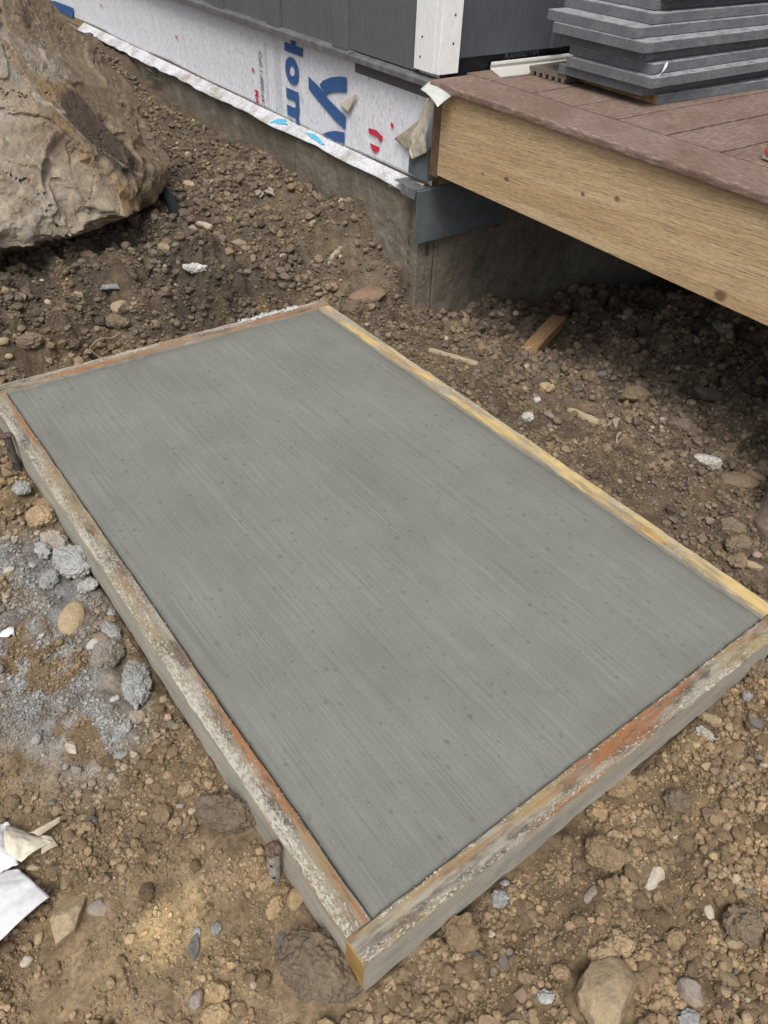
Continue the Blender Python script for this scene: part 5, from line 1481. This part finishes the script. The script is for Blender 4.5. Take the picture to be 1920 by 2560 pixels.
# ---------------------------------------------------------------- bits and pieces on the dirt
M_wood = plain('weathered_splinter', (.40, .32, .22), .85, 60, .35, .6, .0012, (.12, 3, 3))
def splinter(a, b, w, label, m=M_wood, seed=0, cat='wood splinter', group='wood splinters on the dirt by the slab'):
    a = Vector((*a, gz(*a) + w * .35)); b = Vector((*b, gz(*b) + w * .35))
    r = np.random.default_rng(seed); n = 9; L = (b - a).length
    V = []; F = []
    for k in range(n + 1):
        t = k / n; e = w * (1 - .25 * abs(2 * t - 1)) * (1 + r.uniform(-.18, .18)) / 2; h = e * .7
        c0 = r.normal(0, w * .05, 2)
        V += [(L * t, -e + c0[0], -h), (L * t, e + c0[0], -h), (L * t, e * .8 + c0[0], h), (L * t, -e * .7 + c0[0], h * .9)]
    for k in range(n):
        for q in range(4): F.append((k * 4 + q, (k + 1) * 4 + q, (k + 1) * 4 + (q + 1) % 4, k * 4 + (q + 1) % 4))
    F += [(0, 1, 2, 3), (n * 4 + 3, n * 4 + 2, n * 4 + 1, n * 4)]
    mb = MB(); mb.add(V, F); o = mb.obj('wood_splinter', m)
    o.matrix_world = Matrix.Translation(a) @ (b - a).to_track_quat('X', 'Z').to_matrix().to_4x4()
    return tag(o, label, cat, group)
splinter((1.171, 1.275), (1.213, 1.101), .018, 'long pale splinter beside the yellow form board, nearest the foundation', seed=1)
splinter((1.327, 1.008), (1.313, 0.924), .011, 'short dark splinter between the two pale splinters', plain('dark_splinter', (.24, .18, .12), .9, 60, .3), 2)
splinter((1.22, .749), (1.224, .632), .018, 'pale tan splinter beside the middle of the yellow form board', seed=3)
splinter((1.62, .62), (1.60, .55), .006, 'thin brown twig on the dirt under the deck edge', plain('twig', (.20, .14, .09), .9, 60, .3), 4, 'twig')
splinter((1.60, .80), (1.62, .70), .012, 'brown chip of wood in the shade under the deck', M_wood, 5)
splinter((.185, 1.905), (.135, 1.93), .030, 'flaky pale piece of bark at the left edge below the boulder', plain('bark', (.36, .27, .19), .9, 90, .4, .8, .003, (.2, 3, 3)), 6, 'bark')
splinter((1.144, 1.784), (1.225, 1.835), .024, 'flat pale sliver of wood low on the slope', plain('grey_sliver', (.30, .25, .19), .9, 60, .3), 7)
# cut wood block under the deck
blk = empty('wood_block', 'short sawn wooden block lying on the dirt under the deck', 'wood block')
a, b = Vector((1.436, 1.097)), Vector((1.80, 1.262))
ang = math.atan2(b.y - a.y, b.x - a.x); zb = gz(1.47, 1.115)
board('block', .290, .047, .040, plain('sawn_fir', (.30, .19, .10), .8, 70, .35, .4, .001, (.1, 2, 2)), blk, 8, .0004, .0015, 6)
mb = MB(); mb.box(-.0012, .0006, -.0215, .0215, -.0385, -.0018); e_ = mb.obj('block_end', M_cut, blk); e_['label'] = 'pale sawn end with growth rings'
blk.matrix_world = Matrix.Translation((a.x, a.y, zb + .040)) @ Matrix.Rotation(ang, 4, 'Z') @ Matrix.Rotation(R(3), 4, 'Y')

def on_ground(fn, lift=.004):
    def f(u, v):
        P = fn(u, v); zz = bilin(gx, gy, GZ, P[:, 0], P[:, 1])
        P[:, 2] += zz + lift; return P
    return f
def quad(a, b, c, d, u, v):
    a, b, c, d = [np.array(q, float) for q in (a, b, c, d)]
    return (a[None] * (1 - u)[:, None] + b[None] * u[:, None]) * (1 - v)[:, None] + (d[None] * (1 - u)[:, None] + c[None] * u[:, None]) * v[:, None]
def flatten(fn, base, k=.25):
    """a stiff scrap bridges the small hollows: follow only part of the relief"""
    def f(u, v):
        P = fn(u, v); zz = bilin(gx, gy, GZ, P[:, 0], P[:, 1]); P[:, 2] += base + np.maximum(zz - base, -.004) * k
        return P
    return f
M_cloth = plain('white_felt', (.66, .66, .68), .85, 130, .10, .5, .0012)
M_cream = plain('cream_paper', (.62, .56, .46), .75, 70, .12, .4, .0015)
def f_cloth(u, v):
    P = quad((-.48, .455, 0), (-.3445, .3885, 0), (-.3218, .3200, 0), (-.47, .276, 0), u, v)
    n = fbm3(np.stack([u * 2.2, v * 2.2, u * 0], 1), 3, 4); P[:, 2] = .012 + .007 * n + .010 * (1 - u) - .007 * (u ** 4)
    return P
cl = sheet('cloth_scrap', flatten(f_cloth, -.110), 40, 30, M_cloth, None, .0016)
tag(cl, 'white felt like scrap of cloth lying on the dirt at the left edge', 'cloth scrap')
pap = empty('torn_paper', 'crumpled torn cream paper with a ragged tail at the left edge', 'paper', Matrix.Identity(4))
def f_p1(u, v):
    P = quad((-.40, .492, 0), (-.333, .458, 0), (-.342, .388, 0), (-.42, .398, 0), u, v)
    n = fbm3(np.stack([u * 3, v * 3, u * 0 + 2], 1), 4, 8); P[:, 2] = .022 + .016 * n - .008 * u
    return P
def f_p2(u, v):
    P = quad((-.337, .458, .012), (-.291, .395, .012), (-.3375, .3855, .022), (-.350, .408, .026), u, v)
    P[:, 2] += .014 * np.sin(v * 3.14) * (1 - u * .7) + .004 * fbm3(np.stack([u * 4, v * 4, u * 0], 1), 3, 3) - .006 * u
    return P
def f_p3(u, v):
    P = quad((-.316, .427, .010), (-.268, .424, .012), (-.272, .417, .010), (-.305, .414, .008), u, v)
    P[:, 2] += .005 * np.sin(v * 3.14); return P
def f_p4(u, v):
    P = quad((-.303, .415, .006), (-.290, .404, .006), (-.287, .386, .004), (-.311, .386, .006), u, v); P[:, 2] += .003 * np.sin(u * 3); return P
for f_, m_ in ((f_p1, M_cloth), (f_p2, M_cream), (f_p3, M_paper2), (f_p4, M_paper2)):
    sheet('paper_fold', flatten(f_, -.108, .2), 26, 20, m_, pap, .0007)
# white flake of wrap beside the mortar stain
def f_fl(u, v):
    P = quad((-.248, .836, 0), (-.209, .834, 0), (-.215, .810, 0), (-.227, .820, 0), u, v); P[:, 2] = .010 + .006 * np.sin(u * 2.5) + .004 * fbm3(np.stack([u * 4, v * 4, u * 0], 1), 3, 6); return P
tag(sheet('paper_flake', flatten(f_fl, -.106, .3), 14, 10, M_cloth, None, .0006), 'small white torn flake at the left edge by the mortar stain', 'paper')
# thin plastic scrap by the front board
def film_mat():
    t = NT('clear_film', .25); t.spec(.5); t.col((.62, .60, .56)); t.b.inputs['Alpha'].default_value = .42
    return t.m
M_film = film_mat()
def crumpled(name, c, r, label, cat, seed, m, h=.6, sub=4, amp=.6):
    V, F = ico(sub); o_ = np.array([seed * 3.1, seed, 0])
    n = np.abs(fbm3(V * 1.9 + o_, 3, seed)) * 2 + .5 * np.abs(fbm3(V * 4.5 + o_, 3, seed + 1))
    q = (.55 + amp * n); q = q / q.max()
    X = V * q[:, None] * np.array([r[0], r[1], h * min(r[:2])])
    me = np_mesh(name, X, F); o = mesh_obj(name, me, m); o.location = (c[0], c[1], gz(*c) + h * min(r[:2]) * .45); o.rotation_euler = (0, 0, r[2])
    return tag(o, label, cat)
crumpled('plastic_scrap', (.686, -.064), (.026, .016, -.9), 'crumpled clear plastic scrap on the dirt before the front form board', 'plastic scrap', 2, M_film)
t = NT('clear_bag', .15); t.spec(.6); t.col((.42, .42, .40)); t.b.inputs['Alpha'].default_value = .6
crumpled('plastic_bag', (2.10, .845), (.065, .048, .3), 'crumpled clear plastic bag in the shade under the deck', 'plastic bag', 5, t.m, .9)
# black pipe end under the boulder
def pipe():
    a = Vector((.850, 2.400, gz(.85, 2.40) + .040)); b = Vector((.795, 2.205, gz(.795, 2.205) + .018)); L = (b - a).length
    n = 20; prof = [(0, .0165), (.01, .020), (L * .45, .0205), (L * .47, .0185), (L * .9, .0175), (L * .97, .0150), (L, .010)]
    vs = [(x_, r_ * math.cos(k * math.tau / n), r_ * math.sin(k * math.tau / n)) for x_, r_ in prof for k in range(n)]
    fs = [(i * n + k, i * n + (k + 1) % n, (i + 1) * n + (k + 1) % n, (i + 1) * n + k) for i in range(len(prof) - 1) for k in range(n)]
    fs += [tuple(range(n))[::-1], tuple(range((len(prof) - 1) * n, len(prof) * n))]
    mb = MB(); mb.add(vs, fs); o = mb.obj('plastic_pipe', plain('black_plastic', (.016, .018, .020), .4, 40, .3, .1), smooth=True)
    o.matrix_world = Matrix.Translation(a) @ (b - a).to_track_quat('X', 'Z').to_matrix().to_4x4()
    tag(o, 'short black plastic pipe end sticking out from under the boulder', 'pipe')
pipe()
# muddy container, cut by the right edge of the photo
def container():
    o = empty('bucket', 'mud caked dark teal bucket standing in the dirt at the right edge', 'bucket', Matrix.Translation((1.312, .090, -.062)) @ Matrix.Rotation(R(14), 4, 'Y') @ Matrix.Rotation(R(-8), 4, 'X'))
    n = 64; prof = [(-.03, .128), (-.010, .1335), (.0, .1350), (.006, .1345), (.012, .1310), (.05, .1285), (.10, .124), (.17, .118), (.26, .110), (.262, .113), (.270, .113), (.272, .109), (.262, .105), (.08, .108)]
    V = np.array([(r_ * math.cos(k * math.tau / n), r_ * math.sin(k * math.tau / n), z_) for z_, r_ in prof for k in range(n)])
    F = [(i * n + k, i * n + (k + 1) % n, (i + 1) * n + (k + 1) % n, (i + 1) * n + k) for i in range(len(prof) - 1) for k in range(n)]
    mb = MB(); mb.add([tuple(v) for v in V], F)
    t = NT('muddy_teal_plastic', .6); z_ = t.sep()[2]; nn = t.noise(22, 5, .65)
    mudm = t.band(t.math('ADD', t.math('MULTIPLY', z_, -7.0), t.math('MULTIPLY', nn, 1.3)), .10, .34)
    mud = t.ramp(t.noise(90, 5, .65), [(.3, (.17, .13, .095)), (.7, (.31, .255, .19))])
    t.col(t.mix(mudm, (.035, .062, .070), mud)); t.bump(nn, .6, .004); t.rgh(t.math('MULTIPLY_ADD', mudm, .45, .40))
    b_ = mb.obj('bucket_body', t.m, o, smooth=True)
    mb = MB(); mb.prism([(.127 * math.cos(k * math.tau / 40), .127 * math.sin(k * math.tau / 40)) for k in range(40)], -.03, -.02, 'z'); mb.obj('bucket_bottom', t.m, o)
container()
# two weeds, dead roots
def leaf(mb, base, d, L, w, droop):
    d = Vector(d).normalized(); sd = d.cross(Vector((0, 0, 1))).normalized(); vs = []; n = 6
    for k in range(n + 1):
        t_ = k / n; c = Vector(base) + d * L * t_ + Vector((0, 0, -droop * L * t_ * t_)); ww = w * math.sin(math.pi * min(1, t_ * .92 + .08)) / 2
        vs += [tuple(c + sd * ww), tuple(c + Vector((0, 0, -ww * .5))), tuple(c - sd * ww)]
    fs = []
    for k in range(n):
        for q in (0, 1): fs.append((k * 3 + q, k * 3 + q + 1, (k + 1) * 3 + q + 1, (k + 1) * 3 + q))
    mb.add(vs, fs)
M_leaf = plain('grey_green_leaf', (.085, .11, .065), .6, 80, .3, .2)
def weed(p, h, n, label, seed):
    r = random.Random(seed); o = empty('weed', label, 'weed', Matrix.Translation(p)); st = MB()
    pr = [(.0012 * math.cos(k * math.tau / 6), .0012 * math.sin(k * math.tau / 6)) for k in range(6)]
    st.prism(pr, -.02, h * .7, 'z'); st.obj('stem', M_leaf, o)
    for k in range(n):
        mb = MB(); a_ = k * 2.4 + r.random(); leaf(mb, (0, 0, h * (.25 + .5 * k / n)), (math.cos(a_), math.sin(a_), r.uniform(.2, 1.0)), h * r.uniform(.6, .9), h * .13, r.uniform(.1, .5)); mb.obj('leaf', M_leaf, o, fix=False)
weed(Vector((1.40, 3.70, .150)), .085, 7, 'small grey green weed growing against the foundation flap', 1)
weed(Vector((1.300, 2.760, gz(1.30, 2.76))), .055, 8, 'small green weed sprouting on the slope below the foundation', 2)
def roots(name, pts, rad, label, cat, m):
    cu = bpy.data.curves.new(name, 'CURVE'); cu.dimensions = '3D'; cu.bevel_depth = rad; cu.bevel_resolution = 1; cu.resolution_u = 4
    for line in pts:
        sp = cu.splines.new('BEZIER'); sp.bezier_points.add(len(line) - 1)
        for q, p in zip(sp.bezier_points, line): q.co = p; q.handle_left_type = q.handle_right_type = 'AUTO'; q.radius = .5 + random.random() * .7
    tmp = bpy.data.objects.new(name, cu); COL.objects.link(tmp)
    dg = bpy.context.evaluated_depsgraph_get(); me = bpy.data.meshes.new_from_object(tmp.evaluated_get(dg)); bpy.data.objects.remove(tmp); bpy.data.curves.remove(cu)
    return tag(mesh_obj(name, me, m), label, cat)
M_root = plain('pale_root', (.36, .28, .20), .85, 60, .3, .2)
def gl(*ps): return [(a, b, gz(a, b) + c) for a, b, c in ps]
roots('root', [gl((.268, 1.680, .012), (.30, 1.675, .022), (.335, 1.680, .020), (.365, 1.690, .010)), gl((.268, 1.68, .010), (.285, 1.66, .016), (.315, 1.655, .012))], .0018, 'thin pale looping root in the bank behind the form', 'root', M_root)
roots('root', [[(1.330, 2.372, .13), (1.318, 2.36, .09), (1.322, 2.34, .06)], [(1.335, 2.372, .12), (1.310, 2.34, .085), (1.300, 2.31, .075)], [(1.33, 2.36, .10), (1.29, 2.33, .08), (1.26, 2.35, .082)]], .0024, 'dead dark roots at the foot of the foundation joint', 'root', plain('dead_root', (.14, .11, .085), .9))
def leaf_litter(c, n, label, seed):
    r = random.Random(seed); mb = MB()
    for k in range(n):
        a_ = r.uniform(0, 6.28); leaf(mb, (c[0] + r.uniform(-.03, .03), c[1] + r.uniform(-.03, .03), gz(*c) + r.uniform(.006, .02)), (math.cos(a_), math.sin(a_), r.uniform(-.1, .5)), r.uniform(.03, .05), r.uniform(.014, .024), .4)
    o = mb.obj('dead_leaves', plain('dead_leaf', (.30, .265, .215), .8, 60, .3), fix=False); tag(o, label, 'dead leaves')
leaf_litter((1.196, 2.295), 7, 'few curled grey dead leaves on the slope below the foundation', 3)
leaf_litter((1.255, .622), 3, 'little curled dead leaf at the end of the tan splinter', 5)
